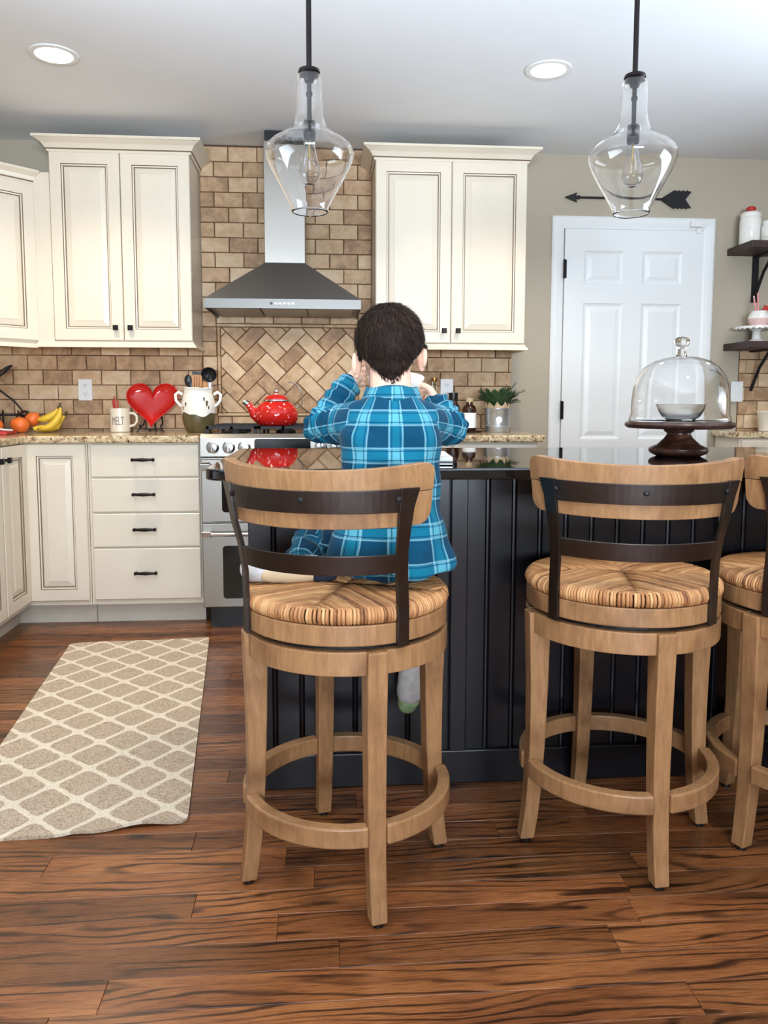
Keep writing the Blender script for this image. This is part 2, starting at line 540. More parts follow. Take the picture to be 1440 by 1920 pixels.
def window(name, cx, cy, rz, w, h):
    m = MB(); e = .07
    for a in (-1, 1):
        m.box(a * w / 2 - (e if a < 0 else 0), a * w / 2 + (e if a > 0 else 0), -.03, 0, -h / 2 - e, h / 2 + e)
        m.box(-w / 2, w / 2, -.03, 0, a * h / 2 - (e if a < 0 else 0), a * h / 2 + (e if a > 0 else 0))
    m.box(-.02, .02, -.02, 0, -h / 2, h / 2); m.box(-w / 2, w / 2, -.02, 0, -.015, .015)
    o = struct(m.build(name, 'white_paint', None, (cx, cy, 1.45), (0, 0, rz)))
    q = MB(); q.box(-w / 2, w / 2, -.006, -.002, -h / 2, h / 2); q.build('pane', 'clear_glass', o)
window('window_1', .2, YB, math.pi, 2.3, 1.5)
window('window_2', XL, 1.0, -math.pi / 2 + math.pi, 2.1, 1.5)
window('window_3', XR, 1.7, -math.pi / 2, 2.1, 1.5)

# ------------------------------------------------------------------ wall tiles
TH, TL, G = .0793, .1545, .0030
Z0 = 2.351
def tile(poly, y, parent, name='tile', th=.010, rnd=random.Random(3)):
    """one tumbled tile: polygon on the wall, rounded-off front edge, slightly uneven"""
    n = len(poly)
    cx = sum(p[0] for p in poly) / n; cz = sum(p[1] for p in poly) / n
    P = [(p[0] - cx, p[1] - cz) for p in poly]
    def ins(d, jit=0):
        out = []
        for p in P:
            L = math.hypot(*p); k = max(0, 1 - d / L * 1.4)
            out.append((p[0] * k + rnd.uniform(-jit, jit), p[1] * k + rnd.uniform(-jit, jit)))
        return out
    t0 = th + rnd.uniform(-.0012, .0012)
    m = MB()
    a, c_, d_ = ins(.0002, .0007), ins(.0006, .0007), ins(.003, .0006)
    m.rings([[(q[0], 0, q[1]) for q in a], [(q[0], -t0 + .003, q[1]) for q in c_], [(q[0], -t0, q[1]) for q in d_]])
    return m.build(name, 'travertine', parent, (cx, y, cz))
def rect_sub(r, h):
    """rectangle minus a rectangle, as up to four rectangles"""
    x0, x1, z0, z1 = r; a0, a1, c0, c1 = h
    if x1 <= a0 or x0 >= a1 or z1 <= c0 or z0 >= c1: return [r]
    out = []
    if x0 < a0: out.append((x0, a0, z0, z1)); x0 = a0
    if x1 > a1: out.append((a1, x1, z0, z1)); x1 = a1
    if z0 < c0: out.append((x0, x1, z0, c0))
    if z1 > c1: out.append((x0, x1, c1, z1))
    return out
UCL, UCR, RCL, RCR = -1.332, -.655, .268, 1.048
HP = (-.578, .196, .992, 1.500)      # the framed herringbone panel
for (gx0, gx1, gz0, gz1) in ((-2.03, UCR, .9145, 1.376), (UCR, RCL, .9145, CEIL), (RCL, 1.058, .9145, 1.376), (2.392, 3.3, .9145, 1.372)):
    m = MB()
    for r in rect_sub((gx0, gx1, gz0, gz1), HP): m.box(r[0], r[1], W - .004, W, r[2], r[3])
    m.build('grout', 'grout', wall_back)
for k in range(-2, 19):
    zt = Z0 - TH * k; zb = zt - TH + G
    zt2 = min(zt, CEIL)
    if zb > CEIL - .01: continue
    x = -.58 + (0 if k % 2 == 0 else TL / 2) - 11 * TL
    while x < 3.2:
        r0 = (x + G / 2, x + TL - G / 2, max(zb, .9155), zt2)
        cand = []
        low = r0[2] < 1.372
        if low:
            lr = (r0[0], r0[1], r0[2], min(r0[3], 1.374))
            for (a, c_) in ((-2.028, UCR), (RCL, 1.057), (2.394, 3.2)):
                q = (max(lr[0], a), min(lr[1], c_), lr[2], lr[3])
                if q[1] - q[0] > .006 and q[3] - q[2] > .006: cand.append(q)
        q = (max(r0[0], UCR + .001), min(r0[1], RCL - .001), r0[2], r0[3])
        if q[1] - q[0] > .006 and q[3] - q[2] > .006: cand.append(q)
        for q in cand:
            for s_ in rect_sub(q, HP):
                if s_[1] - s_[0] < .006 or s_[3] - s_[2] < .006: continue
                if s_[0] > -.27 and s_[1] < -.09 and s_[2] > 1.8: continue     # behind the chimney
                tile([(s_[0], s_[2]), (s_[1], s_[2]), (s_[1], s_[3]), (s_[0], s_[3])], W - .001, wall_back)
        x += TL
# herringbone field
fx0, fx1, fz0, fz1 = -.556, .174, 1.014, 1.478
m = MB(); m.box(HP[0], HP[1], W - .004, W, HP[2], HP[3]); m.build('grout', 'grout', wall_back)
u_ = .0775; c45 = math.sqrt(.5); ox, oz = -.2, 1.235
for n_ in range(-12, 13):
    for mm in range(-5, 6):
        for (a, c_, w_, h_) in ((n_ + 4 * mm, n_, 2, 1), (n_ + 3 + 4 * mm, n_, 1, 2)):
            e = G / 2 / u_
            R4 = [(a + e, c_ + e), (a + w_ - e, c_ + e), (a + w_ - e, c_ + h_ - e), (a + e, c_ + h_ - e)]
            P4 = [(ox + (p - q) * u_ * c45, oz + (p + q) * u_ * c45) for p, q in R4]
            P4 = clip_poly(P4, fx0, fx1, fz0, fz1)
            if P4 and poly_area(P4) > 8e-5: tile(P4, W - .001, wall_back)
def liner(x0, x1, z0, z1):
    m = MB(); hor = (x1 - x0) > (z1 - z0)
    n = 8
    L = (x1 - x0) if hor else (z1 - z0); r = (z1 - z0 if hor else x1 - x0) / 2
    prof = [(-r * math.cos(math.pi * i / n), -.004 - .012 * math.sin(math.pi * i / n)) for i in range(n + 1)] + [(r, 0), (-r, 0)]
    rings = []
    for t_ in (-L / 2, L / 2):
        rings.append([((t_, p[1], p[0]) if hor else (p[0], p[1], t_)) for p in prof])
    m.rings(rings); m.build('liner_tile', 'travertine', wall_back, ((x0 + x1) / 2, W - .001, (z0 + z1) / 2), smooth=True)
for i in range(4):
    w_ = (HP[1] - HP[0]) / 4
    liner(HP[0] + i * w_ + .001, HP[0] + (i + 1) * w_ - .001, fz1 + .003, HP[3] - .002)
    liner(HP[0] + i * w_ + .001, HP[0] + (i + 1) * w_ - .001, HP[2] + .002, fz0 - .003)
for i in range(3):
    h_ = (fz1 - fz0) / 3
    for (a, c_) in ((HP[0] + .002, fx0 - .003), (fx1 + .003, HP[1] - .002)):
        liner(a, c_, fz0 + i * h_ + .001, fz0 + (i + 1) * h_ - .001)

# ------------------------------------------------------------------ door and trim
def loops(w, h, L, mats=None, cap=True):
    """rectangular loops (inset, y) joined into a moulded panel, X 0..w, Z 0..h, front to -Y"""
    m = MB(); rings = []
    for i, y in L: rings.append([(i, y, i), (w - i, y, i), (w - i, y, h - i), (i, y, h - i)])
    for j in range(len(rings) - 1):
        o = len(m.v); m.v += rings[j] + rings[j + 1]; m.attr += [0] * 8
        for k in range(4):
            m.f.append((o + k, o + (k + 1) % 4, o + 4 + (k + 1) % 4, o + 4 + k)); m.m.append(mats[j] if mats else 0)
    if cap:
        o = len(m.v); m.v += rings[-1] + rings[0]; m.attr += [0] * 8
        m.f += [(o, o + 1, o + 2, o + 3), (o + 7, o + 6, o + 5, o + 4)]; m.m += [0, 0]
    return m
def merged(me):
    bm = bmesh.new(); bm.from_mesh(me); bmesh.ops.remove_doubles(bm, verts=bm.verts, dist=1e-5)
    bmesh.ops.recalc_face_normals(bm, faces=bm.faces); bm.to_mesh(me); bm.free(); return me

door = thing('door_1', 'white six-panel interior door', 'door', (DX0, W - .012, 0)); del door['category']; struct(door)
dw = DX1 - DX0
px = [(.110, .340), (.445, .680)]; pz = [(.22, .755), (.865, 1.63), (1.735, 1.918)]
m = MB()
xs = [0, px[0][0], px[0][1], px[1][0], px[1][1], dw]; zs = [.008, pz[0][0], pz[0][1], pz[1][0], pz[1][1], pz[2][0], pz[2][1], DH]
for i in range(5):
    for j in range(7):
        if i in (1, 3) and j in (1, 3, 5): continue
        m.box(xs[i], xs[i + 1], -.012, .008, zs[j], zs[j + 1])
slab = m.build('door_slab', 'white_paint', door)
for (a, c_) in px:
    for (e, g) in pz:
        mm = loops(c_ - a, g - e, [(0, .004), (0, -.012), (.006, -.007), (.016, -.003), (.022, -.003), (.045, -.009)])
        link('door_panel', merged(mm.mesh('door_panel', 'white_paint')), door, (a, 0, e))
for z in (1.815, 1.03, .27):
    h = MB(); h.box(-.006, .010, -.017, -.0125, z - .05, z + .05)
    h.lathe([(.006, z - .052), (.006, z + .052)], (-.004, -.019, 0), 10)
    h.build('hinge', 'black_bronze', door)
h = MB(); h.lathe([(.012, 0), (.012, .03), (.026, .04), (.028, .055), (.02, .066), (0, .068)], (dw - .06, -.0125, .96), 20, axis='Y')
h.build('door_knob', 'black_bronze', door, smooth=True)
def trim_piece(x0, x1, z0, z1, vert):
    m = MB(); d = [(0, 0), (0, .014), (.25, .019), (.6, .022), (.92, .016), (1, .012), (1, 0)]
    return m, d
m = MB()
tw, th_ = .068, .066
prof = [(0, 0), (0, .012), (.2, .017), (.55, .021), (.85, .021), (1, .015), (1, 0)]
def casing(side):
    m = MB(); rings = []
    if side == 'T':
        for s_ in (0, 1):
            rg = []
            for f, d in prof:
                k = f * tw
                rg.append(((DX0 - .004 - k) if s_ == 0 else (DX1 + .004 + k), W - d, DH + .004 + k))
            rings.append(rg)
    else:
        sg = -1 if side == 'L' else 1; xx = DX0 - .004 if sg < 0 else DX1 + .004
        for s_ in (0, 1):
            rings.append([(xx + sg * f * tw, W - d, 0 if s_ == 0 else DH + .004 + f * tw) for f, d in prof])
    m.rings(rings); return m
tr = casing('T').build('trim_1', 'white_paint'); struct(tr, 'white casing around the door')
casing('L').build('jamb_casing', 'white_paint', tr); casing('R').build('jamb_casing', 'white_paint', tr)
s_ = thing('door_sensor', 'small white alarm contact at the top corner of the door', 'sensor', (2.10, W - .02, DH + .02))
q = MB(); q.box(-.04, .03, -.022, -.002, .0, .034); q.build('sensor_body', 'white_plastic', s_, bevel=.003)
q = MB(); q.box(-.004, .026, -.014, -.004, -.034, -.008); q.build('magnet', 'white_plastic', s_, bevel=.002)
m = MB(); m.box(1.06, DX0 - .075, W - .014, W, 0, .09); struct(m.build('baseboard_back', 'white_paint'), 'white baseboard beside the door')
m = MB(); m.box(DX1 + .075, XR, W - .014, W, 0, .09); struct(m.build('baseboard_right', 'white_paint'), 'white baseboard right of the door')

# ================================================================== CABINETS
CM = ['cabinet_paint', 'cabinet_glaze']
def panel_door(w, h, parent, loc, rz=0, knob=None, pull=None, name='door', s=.056):
    mm = loops(w, h, [(0, 0), (0, -.016), (.004, -.020), (s, -.020), (s + .003, -.0145), (s + .009, -.0135), (s + .011, -.009), (s + .011, -.002)],
               [0, 0, 0, 1, 0, 1, 0], cap=False)
    d = link(name, merged(mm.mesh(name, CM)), parent, loc, (0, 0, rz))
    q = s + .0105
    pp = loops(w - 2 * q, h - 2 * q, [(0, -.002), (0, -.0095), (.003, -.0095), (.004, -.0105), (.030, -.0165), (.031, -.0178)], [0, 1, 0, 0, 0])
    link('panel', merged(pp.mesh('panel', CM)), d, (q, 0, q))
    if knob:
        k = MB(); k.lathe([(.006, 0), (.006, .014)], (knob[0], -.0205, knob[1]), 10, axis='Y')
        e = .0125
        k.rings([[(knob[0] + sx * r_, -.0205 - y_, knob[1] + sz * r_) for sx, sz in ((-1, -1), (1, -1), (1, 1), (-1, 1))] for r_, y_ in ((e * .8, .013), (e, .017), (e, .024), (e * .7, .028))])
        k.build('knob', 'black_bronze', d)
    return d
def pull(parent, x, z, y=-.0205):
    k = MB()
    for sg in (-1, 1):
        k.tube([(x + sg * .045, y, z), (x + sg * .045, y - .028, z)], .0055, 10)
        k.sphere((x + sg * .047, y - .028, z), .0085, 10, 8)
    k.tube([(x - .05, y - .028, z), (x - .03, y - .029, z), (x, y - .030, z), (x + .03, y - .029, z), (x + .05, y - .028, z)], [.0045, .0065, .009, .0065, .0045], 10)
    return k.build('pull', 'black_bronze', parent, smooth=True)
def crown(parent, path, z0, z1, proj, name='crown_moulding'):
    """moulding along a path of (x, y, nx, ny) corners with mitred normals"""
    H = z1 - z0
    prof = [(0, 0), (.006, 0), (.010, .15 * H), (.010, .20 * H), (.014, .24 * H), (.016, .30 * H), (proj * .45, .55 * H), (proj * .8, .74 * H), (proj * .9, .80 * H), (proj, .82 * H), (proj, H), (0, H)]
    mi = []
    m = MB(); rings = [[(x + nx * d, y + ny * d, z0 + zz) for d, zz in prof] for x, y, nx, ny in path]
    m.rings(rings)
    np_ = len(prof)
    for j in range(len(rings) - 1): m.m[j * np_ + 2] = 1; m.m[j * np_ + 3] = 1; m.m[j * np_ + 8] = 0
    return m.build(name, CM, parent)

def upper_cabinet(name, label, x0, x1, z0=1.376, z1=2.289, filler=None, group=None):
    t_ = thing(name, label, 'cabinet', (x0, W - .33, z0), group=group)
    w, h = x1 - x0, z1 - z0
    m = MB(); m.box(.002, w - .002, .0215, .3185, 0, h + .012)
    m.build('body', 'cabinet_paint', t_, bevel=.0015)
    dw_ = (w - .006) / 2
    panel_door(dw_, h - .002, t_, (.001, .0205, .002), knob=(dw_ - .034, .062))
    panel_door(dw_, h - .002, t_, (w - .001 - dw_, .0205, .002), knob=(.034, .062))
    crown(t_, [(0, .3185, -1, 0), (0, .010, -1, -1), (w, .010, 1, -1), (w, .3185, 1, 0)], h, h + .066, .062)
    # light rail under the cabinet
    m = MB()
    prof = [(0, 0), (.004, -.004), (.006, -.012), (.016, -.022), (.018, -.032), (0, -.032)]
    fl = (filler - x0) if filler else 0
    path = [(fl, .3185, -1, 0), (fl, .012, -1, -1), (w, .012, 1, -1), (w, .3185, 1, 0)]
    if filler: path = [(fl, .012, 0, -1)] + path[2:]
    m.rings([[(x + nx * d, y + ny * d, zz) for d, zz in prof] for x, y, nx, ny in path])
    m.build('light_rail', CM, t_)
    if filler:
        m = MB(); m.box(filler - x0, -.002, .008, .3185, -.012, h - .10); m.build('filler_strip', 'cabinet_paint', t_)
    return t_
upper_cabinet('upper_cabinet', 'cream two-door wall cabinet with crown left of the range hood', UCL, UCR, filler=-1.418)
upper_cabinet('upper_cabinet', 'cream two-door wall cabinet with crown right of the range hood', RCL, RCR)

# diagonal corner wall cabinet
t_ = thing('corner_cabinet', 'cream diagonal corner wall cabinet, lower than its neighbour, at left edge', 'cabinet', (-1.42, W - .31, 1.371))
poly = [(0, .3085), (0, 0), (-.305, -.305), (-.6085, -.305), (-.6085, .3085)]
m = MB(); m.prism(poly, 0, .77, 'Z'); m.build('body', 'cabinet_paint', t_)
dl = .305 * math.sqrt(2)
n45 = (math.sqrt(.5), -math.sqrt(.5))
panel_door(dl - .004, .756, t_, (-.305 + .0014 + n45[0] * .0005, -.305 + .0014 + n45[1] * .0005, .003), rad(45), knob=(.034, .062))
k2 = math.sqrt(2) - 1
crown(t_, [(0, .19, 1, 0), (0, -.008, 1, -k2), (-.305, -.313, k2, -1), (-.6085, -.313, 0, -1)], .76, .822, .045)
m = MB(); prof = [(0, 0), (.006, -.010), (.018, -.022), (.020, -.032), (0, -.032)]
m.rings([[(x + nx * d, y + ny * d, zz) for d, zz in prof] for x, y, nx, ny in [(0, 0, k2, -1), (-.305, -.305, 1, -k2), (-.306, -.42, 1, 0)]])
m.build('light_rail', CM, t_)

# base cabinets ------------------------------------------------------
BT = .878
YF = W - .63           # face of doors
t_ = thing('corner_base_cabinet', 'cream corner base cabinet with two right-angled doors under tan granite', 'cabinet', (-1.108, W - .61, 0))
poly = [(0, .608), (0, 0), (-.292, 0), (-.292, -.305), (-.9195, -.305), (-.9195, .608)]
m = MB(); m.prism([(x - .001, y_) for x, y_ in poly], .105, BT, 'Z'); m.build('body', 'cabinet_paint', t_)
polyt = [(0, .6), (0, .075), (-.367, .075), (-.367, -.30), (-.90, -.30), (-.90, .6)]
m = MB(); m.prism([(x - .001, y_) for x, y_ in polyt], 0.0, .105, 'Z'); m.build('toe_kick', 'toe_paint', t_)
panel_door(.280, .748, t_, (-.286, -.0005, .128), 0)
panel_door(.280, .748, t_, (-.2915, -.302, .128), rad(90), knob=(.034, .69))
t_ = thing('drawer_cabinet', 'cream base cabinet with four drawers left of the range', 'cabinet', (-1.107, W - .61, 0))
wd_ = .524
m = MB(); m.box(.001, wd_ - .001, 0, .608, .105, BT); m.build('body', 'cabinet_paint', t_)
m = MB(); m.box(.001, wd_ - .001, .075, .6, 0, .105); m.build('toe_kick', 'toe_paint', t_)
for (z0, z1) in ((.717, .876), (.550, .715), (.383, .548), (.128, .381)):
    q = loops(wd_ - .022, z1 - z0 - .005, [(0, 0), (0, -.016), (.0045, -.020)])
    d = link('drawer', merged(q.mesh('drawer', CM)), t_, (.016, -.0005, z0 + .0025))
    pull(d, (wd_ - .022) * .49, (z1 - z0) * .52)
t_ = thing('base_cabinet', 'cream base cabinet along the left wall, cut by left edge of photo', 'cabinet', (-1.4, 3.452, 0), rad(90))
m = MB(); m.box(-.6, -.001, 0, .62, .105, BT); m.build('body', 'cabinet_paint', t_)
m = MB(); m.box(-.6, -.001, .075, .6, 0, .105); m.build('toe_kick', 'toe_paint', t_)
panel_door(.585, .748, t_, (-.592, -.0005, .128), 0, knob=(.55, .69))
t_ = thing('base_cabinet', 'cream base cabinet right of the range, mostly hidden by island', 'cabinet', (.1935, W - .61, 0))
wd_ = .856
m = MB(); m.box(.001, wd_, 0, .608, .105, BT); m.build('body', 'cabinet_paint', t_)
m = MB(); m.box(.001, wd_, .075, .6, 0, .105); m.build('toe_kick', 'toe_paint', t_)
for i in range(2):
    q = loops(wd_ / 2 - .012, .152, [(0, 0), (0, -.016), (.0045, -.020)])
    d = link('drawer', merged(q.mesh('drawer', CM)), t_, (.006 + i * wd_ / 2, -.0005, .7195)); pull(d, wd_ / 4 - .006, .076)
    panel_door(wd_ / 2 - .012, .584, t_, (.006 + i * wd_ / 2, -.0005, .128), 0, knob=((wd_ / 2 - .05) if i == 0 else .034, .53))

# granite worktops
m = MB(); m.prism([(-.580, W - .006), (-.580, W - .65), (-1.378, W - .65), (-1.378, 2.84), (XL + .002, 2.84), (XL + .002, W - .006)], .880, .914, 'Z')
tag(m.build('worktop', 'granite_tan', bevel=.008, seg=3), 'speckled tan granite worktop in the corner left of the range', 'worktop')
m = MB(); m.box(.193, 1.078, W - .65, W - .006, .880, .914)
tag(m.build('worktop', 'granite_tan', bevel=.008, seg=3), 'speckled tan granite worktop right of the range', 'worktop')
m = MB(); m.box(2.235, 3.3, W - .30, W - .015, .880, .914)
tag(m.build('worktop', 'granite_tan', bevel=.008, seg=3), 'narrow speckled granite worktop right of the door', 'worktop')
t_ = thing('base_cabinet', 'cream base cabinet right of the door under narrow worktop', 'cabinet', (2.26, W - .28, 0))
m = MB(); m.box(0, 1.03, 0, .262, .105, BT); m.build('body', 'cabinet_paint', t_)
m = MB(); m.box(0, 1.03, .03, .262, 0, .105); m.build('toe_kick', 'toe_paint', t_)
panel_door(.50, .74, t_, (.01, -.0005, .128)); panel_door(.50, .74, t_, (.52, -.0005, .128))

# ================================================================== ISLAND
IX0, IX1, IY0, IY1 = -.205, 2.25, 2.10, 2.66
t_ = thing('island', 'dark navy-black island cabinet clad in vertical beadboard', 'island', (0, 0, 0))
m = MB(); m.box(IX0 + .012, IX1 - .012, IY0 + .012, IY1, 0, .884); m.build('body', 'island_paint', t_)
def bead_board(L):
    """one vertical board with a beaded edge, running up Z"""
    m = MB(); P = [(0, 0), (0, -.006), (.003, -.010), (L - .013, -.010), (L - .010, -.0055), (L - .0085, -.009), (L - .004, -.010), (L - .0015, -.009), (L, -.004), (L, 0)]
    m.rings([[(x, y_, z) for x, y_ in P] for z in (.098, .882)])
    return m.mesh('board', 'island_paint')
bw = .0735; bme = bead_board(bw)
x = IX0
while x < IX1 - .02:
    link('board', bme, t_, (x, IY0 + .012, 0)); x += bw
y = IY0 + .012
for i in range(7): link('board', bme, t_, (IX0 + .012, IY1 - i * bw, 0), (0, 0, rad(-90)))
for (x0, x1) in ((.345, .392), (1.10, 1.147)):
    m = MB(); m.box(x0, x1, IY0 - .022, IY0 + .002, .10, .882); m.build('pilaster', 'island_paint', t_, bevel=.003)
m = MB(); m.box(IX0 - .006, IX1, IY0 - .012, IY0 + .012, 0, .098); m.box(IX0 - .006, IX0 + .012, IY0, IY1, 0, .098); m.build('baseboard', 'island_paint', t_, bevel=.004)
m = MB()
def rrect(x0, x1, y0, y1, r, n=8):
    P = []
    for cx, cy, a0 in ((x1 - r, y0 + r, -90), (x1 - r, y1 - r, 0), (x0 + r, y1 - r, 90), (x0 + r, y0 + r, 180)):
        for i in range(n + 1):
            a = rad(a0 + 90 * i / n); P.append((cx + r * math.cos(a), cy + r * math.sin(a)))
    return P
m.prism(rrect(-.285, 2.3, 1.855, 2.70, .05), .886, .914, 'Z')
tag(m.build('worktop', 'granite_black', bevel=.005, seg=3), 'polished black granite top of the island', 'worktop')
# ================================================================== RANGE HOOD
t_ = thing('range_hood', 'stainless pyramid chimney range hood on the tiled wall', 'range hood', (-.192, W, 1.525))
hw, hd = .378, .50
m = MB(); zt = .255; cw, cd = .104, .27
m.rings([[(-hw, -hd, .046), (hw, -hd, .046), (hw, -.012, .046), (-hw, -.012, .046)], [(-cw, -cd, zt), (cw, -cd, zt), (cw, -.012, zt), (-cw, -.012, zt)]])
m.build('canopy', 'stainless_hood', t_)
m = MB(); o_ = .004
m.box(-hw, hw, -hd, -hd + o_, 0, .0455); m.box(-hw, -hw + o_, -hd + o_, -.012, 0, .0455); m.box(hw - o_, hw, -hd + o_, -.012, 0, .0455)
band = m.build('front_band', 'stainless_band', t_)
m = MB(); m.box(-hw + .005, hw - .005, -hd + .005, -.013, .012, .02); m.build('underside', 'black_plastic', t_)
for i in range(3):
    m = MB(); m.box(-.34 + i * .23, -.12 + i * .23, -.44, -.08, .004, .011); m.build('grease_filter', 'stainless_hood', t_)
for x in (-.2, .2):
    m = MB(); m.lathe([(.03, .004), (.03, .011)], (x, -.465, 0), 20); ho = m.build('hood_lamp', 'frosted_glass', t_)
    l = bpy.data.lights.new('hood_bulb', 'SPOT'); l.energy = 4; l.color = (1.0, .86, .68); l.spot_size = rad(120); l.spot_blend = .7; l.shadow_soft_size = .025
    o = bpy.data.objects.new('hood_bulb', l); COL.objects.link(o); o.parent = ho; o.location = (x, -.40, -.004); o.rotation_euler = (rad(25), 0, 0)
m = MB(); m.lathe([(.0065, 0), (.0065, .002), (.005, .003), (0, .003)], (-.058, -hd, .024), 16, axis='Y'); m.build('power_button', 'black_plastic', band)
for i in range(5):
    m = MB(); x = -.035 + i * .0205; m.box(x - .0065, x + .0065, -hd - .002, -hd - .0002, .019, .028); m.build('button', 'knob_chrome', band)
m = MB(); m.box(-cw + .001, cw - .001, -cd + .001, -.012, zt + .001, .86); m.build('chimney', 'stainless', t_, bevel=.002)
m = MB(); m.box(-cw + .006, cw - .006, -cd + .006, -.012, .861, .912); m.build('chimney_gap_shade', 'black_plastic', t_)  # shade of the open gap over the chimney, put in as a black block

# ================================================================== RANGE
RX0, RX1 = -.573, .189
t_ = thing('range', 'stainless double-oven gas range between the cream cabinets', 'range', (RX0, 3.66, 0))
rw = RX1 - RX0
m = MB(); m.box(.002, rw - .002, .03, .69, .10, .905); m.build('body', 'stainless', t_)
m = MB(); m.box(.03, rw - .03, .05, .66, 0, .10); m.build('kick_base', 'black_plastic', t_)
m = MB(); m.box(.0, rw, .02, .695, .906, .922); m.build('cooktop', 'black_gloss', t_, bevel=.004)
# sloped control panel
m = MB(); m.prism([(.022, .812), (.0, .818), (.004, .905), (.022, .925), (.06, .925), (.06, .812)], 0.0, rw, 'X')
cp = m.build('control_panel', 'stainless', t_, bevel=.003)
for x in (.060, .134, .205, .560, .632, .704):
    k = MB(); k.lathe([(.030, 0), (.030, .005), (.027, .007)], (0, 0, 0), 28, axis='Y'); k.lathe([(.023, .005), (.0235, .024), (.021, .030), (0, .031)], (0, 0, 0), 28, axis='Y')
    o = k.build('knob', 'knob_chrome', cp, (x, .0012, .863), smooth=True)
    g = MB(); g.box(-.0045, .0045, -.034, -.0305, -.02, .02); g.build('knob_grip', 'knob_chrome', o, bevel=.001)
m = MB(); m.prism(rrect(.252, .512, .827, .902, .012, 5), -.0045, .006, 'Y'); m.build('display', 'black_gloss', cp)
m = MB(); m.prism(rrect(.300, .464, .852, .884, .006, 4), -.0055, -.0046, 'Y'); m.build('display_glass', 'black_gloss', cp)
def oven_door(z0, z1, wz0, wz1, hz):
    m = MB(); m.box(.004, rw - .004, 0, .029, z0, z1); d = m.build('oven_door', 'stainless', t_, bevel=.004)
    m = MB(); m.prism(rrect(.092, rw - .092, wz0, wz1, .02, 5), -.006, -.0002, 'Y'); m.build('window_rim', 'stainless', d)
    m = MB(); m.prism(rrect(.099, rw - .099, wz0 + .007, wz1 - .007, .016, 5), -.008, -.0062, 'Y'); m.build('window_glass', 'black_gloss', d)
    h = MB(); h.tube([(.045, -.045, hz), (rw - .045, -.045, hz)], .011, 14)
    for x in (.03, rw - .03):
        h.prism([(-.001, hz - .022), (-.001, hz + .022), (-.056, hz + .013), (-.056, hz - .013)], x - .022, x + .022, 'X')
    h.build('handle', 'knob_chrome', d, bevel=.002)
oven_door(.512, .806, .552, .735, .775)
oven_door(.105, .506, .142, .408, .462)
for i in range(3):       # cast-iron grates
    g = MB(); x0 = .02 + i * .243; x1 = x0 + .236
    for (a, c_) in ((x0, x0 + .012), (x1 - .012, x1), ((x0 + x1) / 2 - .006, (x0 + x1) / 2 + .006)): g.box(a, c_, .08, .66, .945, .957)
    for y_ in (.08, .22, .36, .50, .648): g.box(x0, x1, y_, y_ + .012, .945, .957)
    for a in (x0, x1 - .014):
        for y_ in (.08, .646): g.box(a, a + .014, y_, y_ + .014, .9225, .946)
    g.build('grate', 'black_iron', t_)
for (x, y_) in ((.14, .22), (.14, .52), (.38, .37), (.62, .22), (.62, .52)):
    g = MB(); g.lathe([(.05, .9222), (.05, .930), (.035, .932), (.035, .940), (0, .941)], (x, y_, 0), 24); g.build('burner', 'black_iron', t_, smooth=True)

# red enamel kettle
kx, ky = -.232, 3.90
t_ = thing('kettle', 'red speckled enamel tea kettle standing on the range', 'kettle', (kx, ky, .9575))
prof = [(.0, .0), (.080, .0), (.092, .006), (.104, .03), (.107, .055), (.100, .082), (.082, .104), (.062, .118), (.058, .122)]
m = MB(); m.lathe(prof, n=48); m.build('body', 'kettle_enamel', t_, smooth=True)
m = MB(); m.lathe([(.064, .116), (.066, .121), (.064, .127), (.056, .128)], n=40); m.build('rim_band', 'knob_chrome', t_, smooth=True)
m = MB(); m.lathe([(.058, .126), (.056, .135), (.040, .147), (.018, .152), (0, .153)], n=40); lid = m.build('lid', 'red_enamel', t_, smooth=True)
m = MB(); m.lathe([(.011, .152), (.008, .158), (.012, .166), (.010, .174), (0, .176)], n=20); m.build('lid_knob', 'knob_chrome', lid, smooth=True)
m = MB(); m.tube([(-.080, 0, .035), (-.106, 0, .055), (-.124, 0, .085), (-.140, 0, .106)], [.030, .026, .019, .015], 16); sp_ = m.build('spout', 'kettle_enamel', t_, smooth=True)
m = MB(); m.tube([(-.138, 0, .104), (-.152, 0, .114), (-.164, 0, .117)], [.0155, .0135, .010], 14); m.build('spout_tip', 'knob_chrome', sp_, smooth=True)
m = MB()
pts = [(.098 - .002 * i, 0, .085) for i in range(1)]
for i in range(15):
    a = rad(-15 + 110 * i / 14); pts.append((.066 + .062 * math.cos(a), 0, .128 + .085 * math.sin(a)))
m.tube(pts, .003, 8); m.build('handle', 'knob_chrome', t_, smooth=True)

# ================================================================== RECESSED LIGHTS
def downlight(x, y, label, power):
    t_ = thing('recessed_light', label, 'light', (x, y, CEIL), group='recessed ceiling lights')
    m = MB(); m.lathe([(.072, -.001), (.072, -.006), (.092, -.005), (.095, -.0005)], n=40); m.build('trim_ring', 'white_paint', t_, smooth=True)
    m = MB(); m.lathe([(0, -.004), (.071, -.004), (.071, -.002), (0, -.002)], n=40); m.build('lens', 'lamp_disc', t_)
    l = bpy.data.lights.new('recessed_lamp', 'SPOT'); l.energy = power; l.color = (1.0, .86, .68); l.spot_size = rad(130); l.spot_blend = .8; l.shadow_soft_size = .07
    o = bpy.data.objects.new('recessed_lamp', l); COL.objects.link(o); o.location = (0, 0, -.02); o.parent = t_
    return t_
downlight(-1.054, 3.31, 'round recessed ceiling light above the left cabinets', 66)
downlight(.932, 3.29, 'round recessed ceiling light between the two pendants', 66)
downlight(2.4, 3.3, 'round recessed ceiling light beyond the right edge of the photo', 22)
downlight(-1.054, 1.1, 'round recessed ceiling light above the rug, out of frame', 40)
downlight(.932, .9, 'round recessed ceiling light above the stools, out of frame', 40)

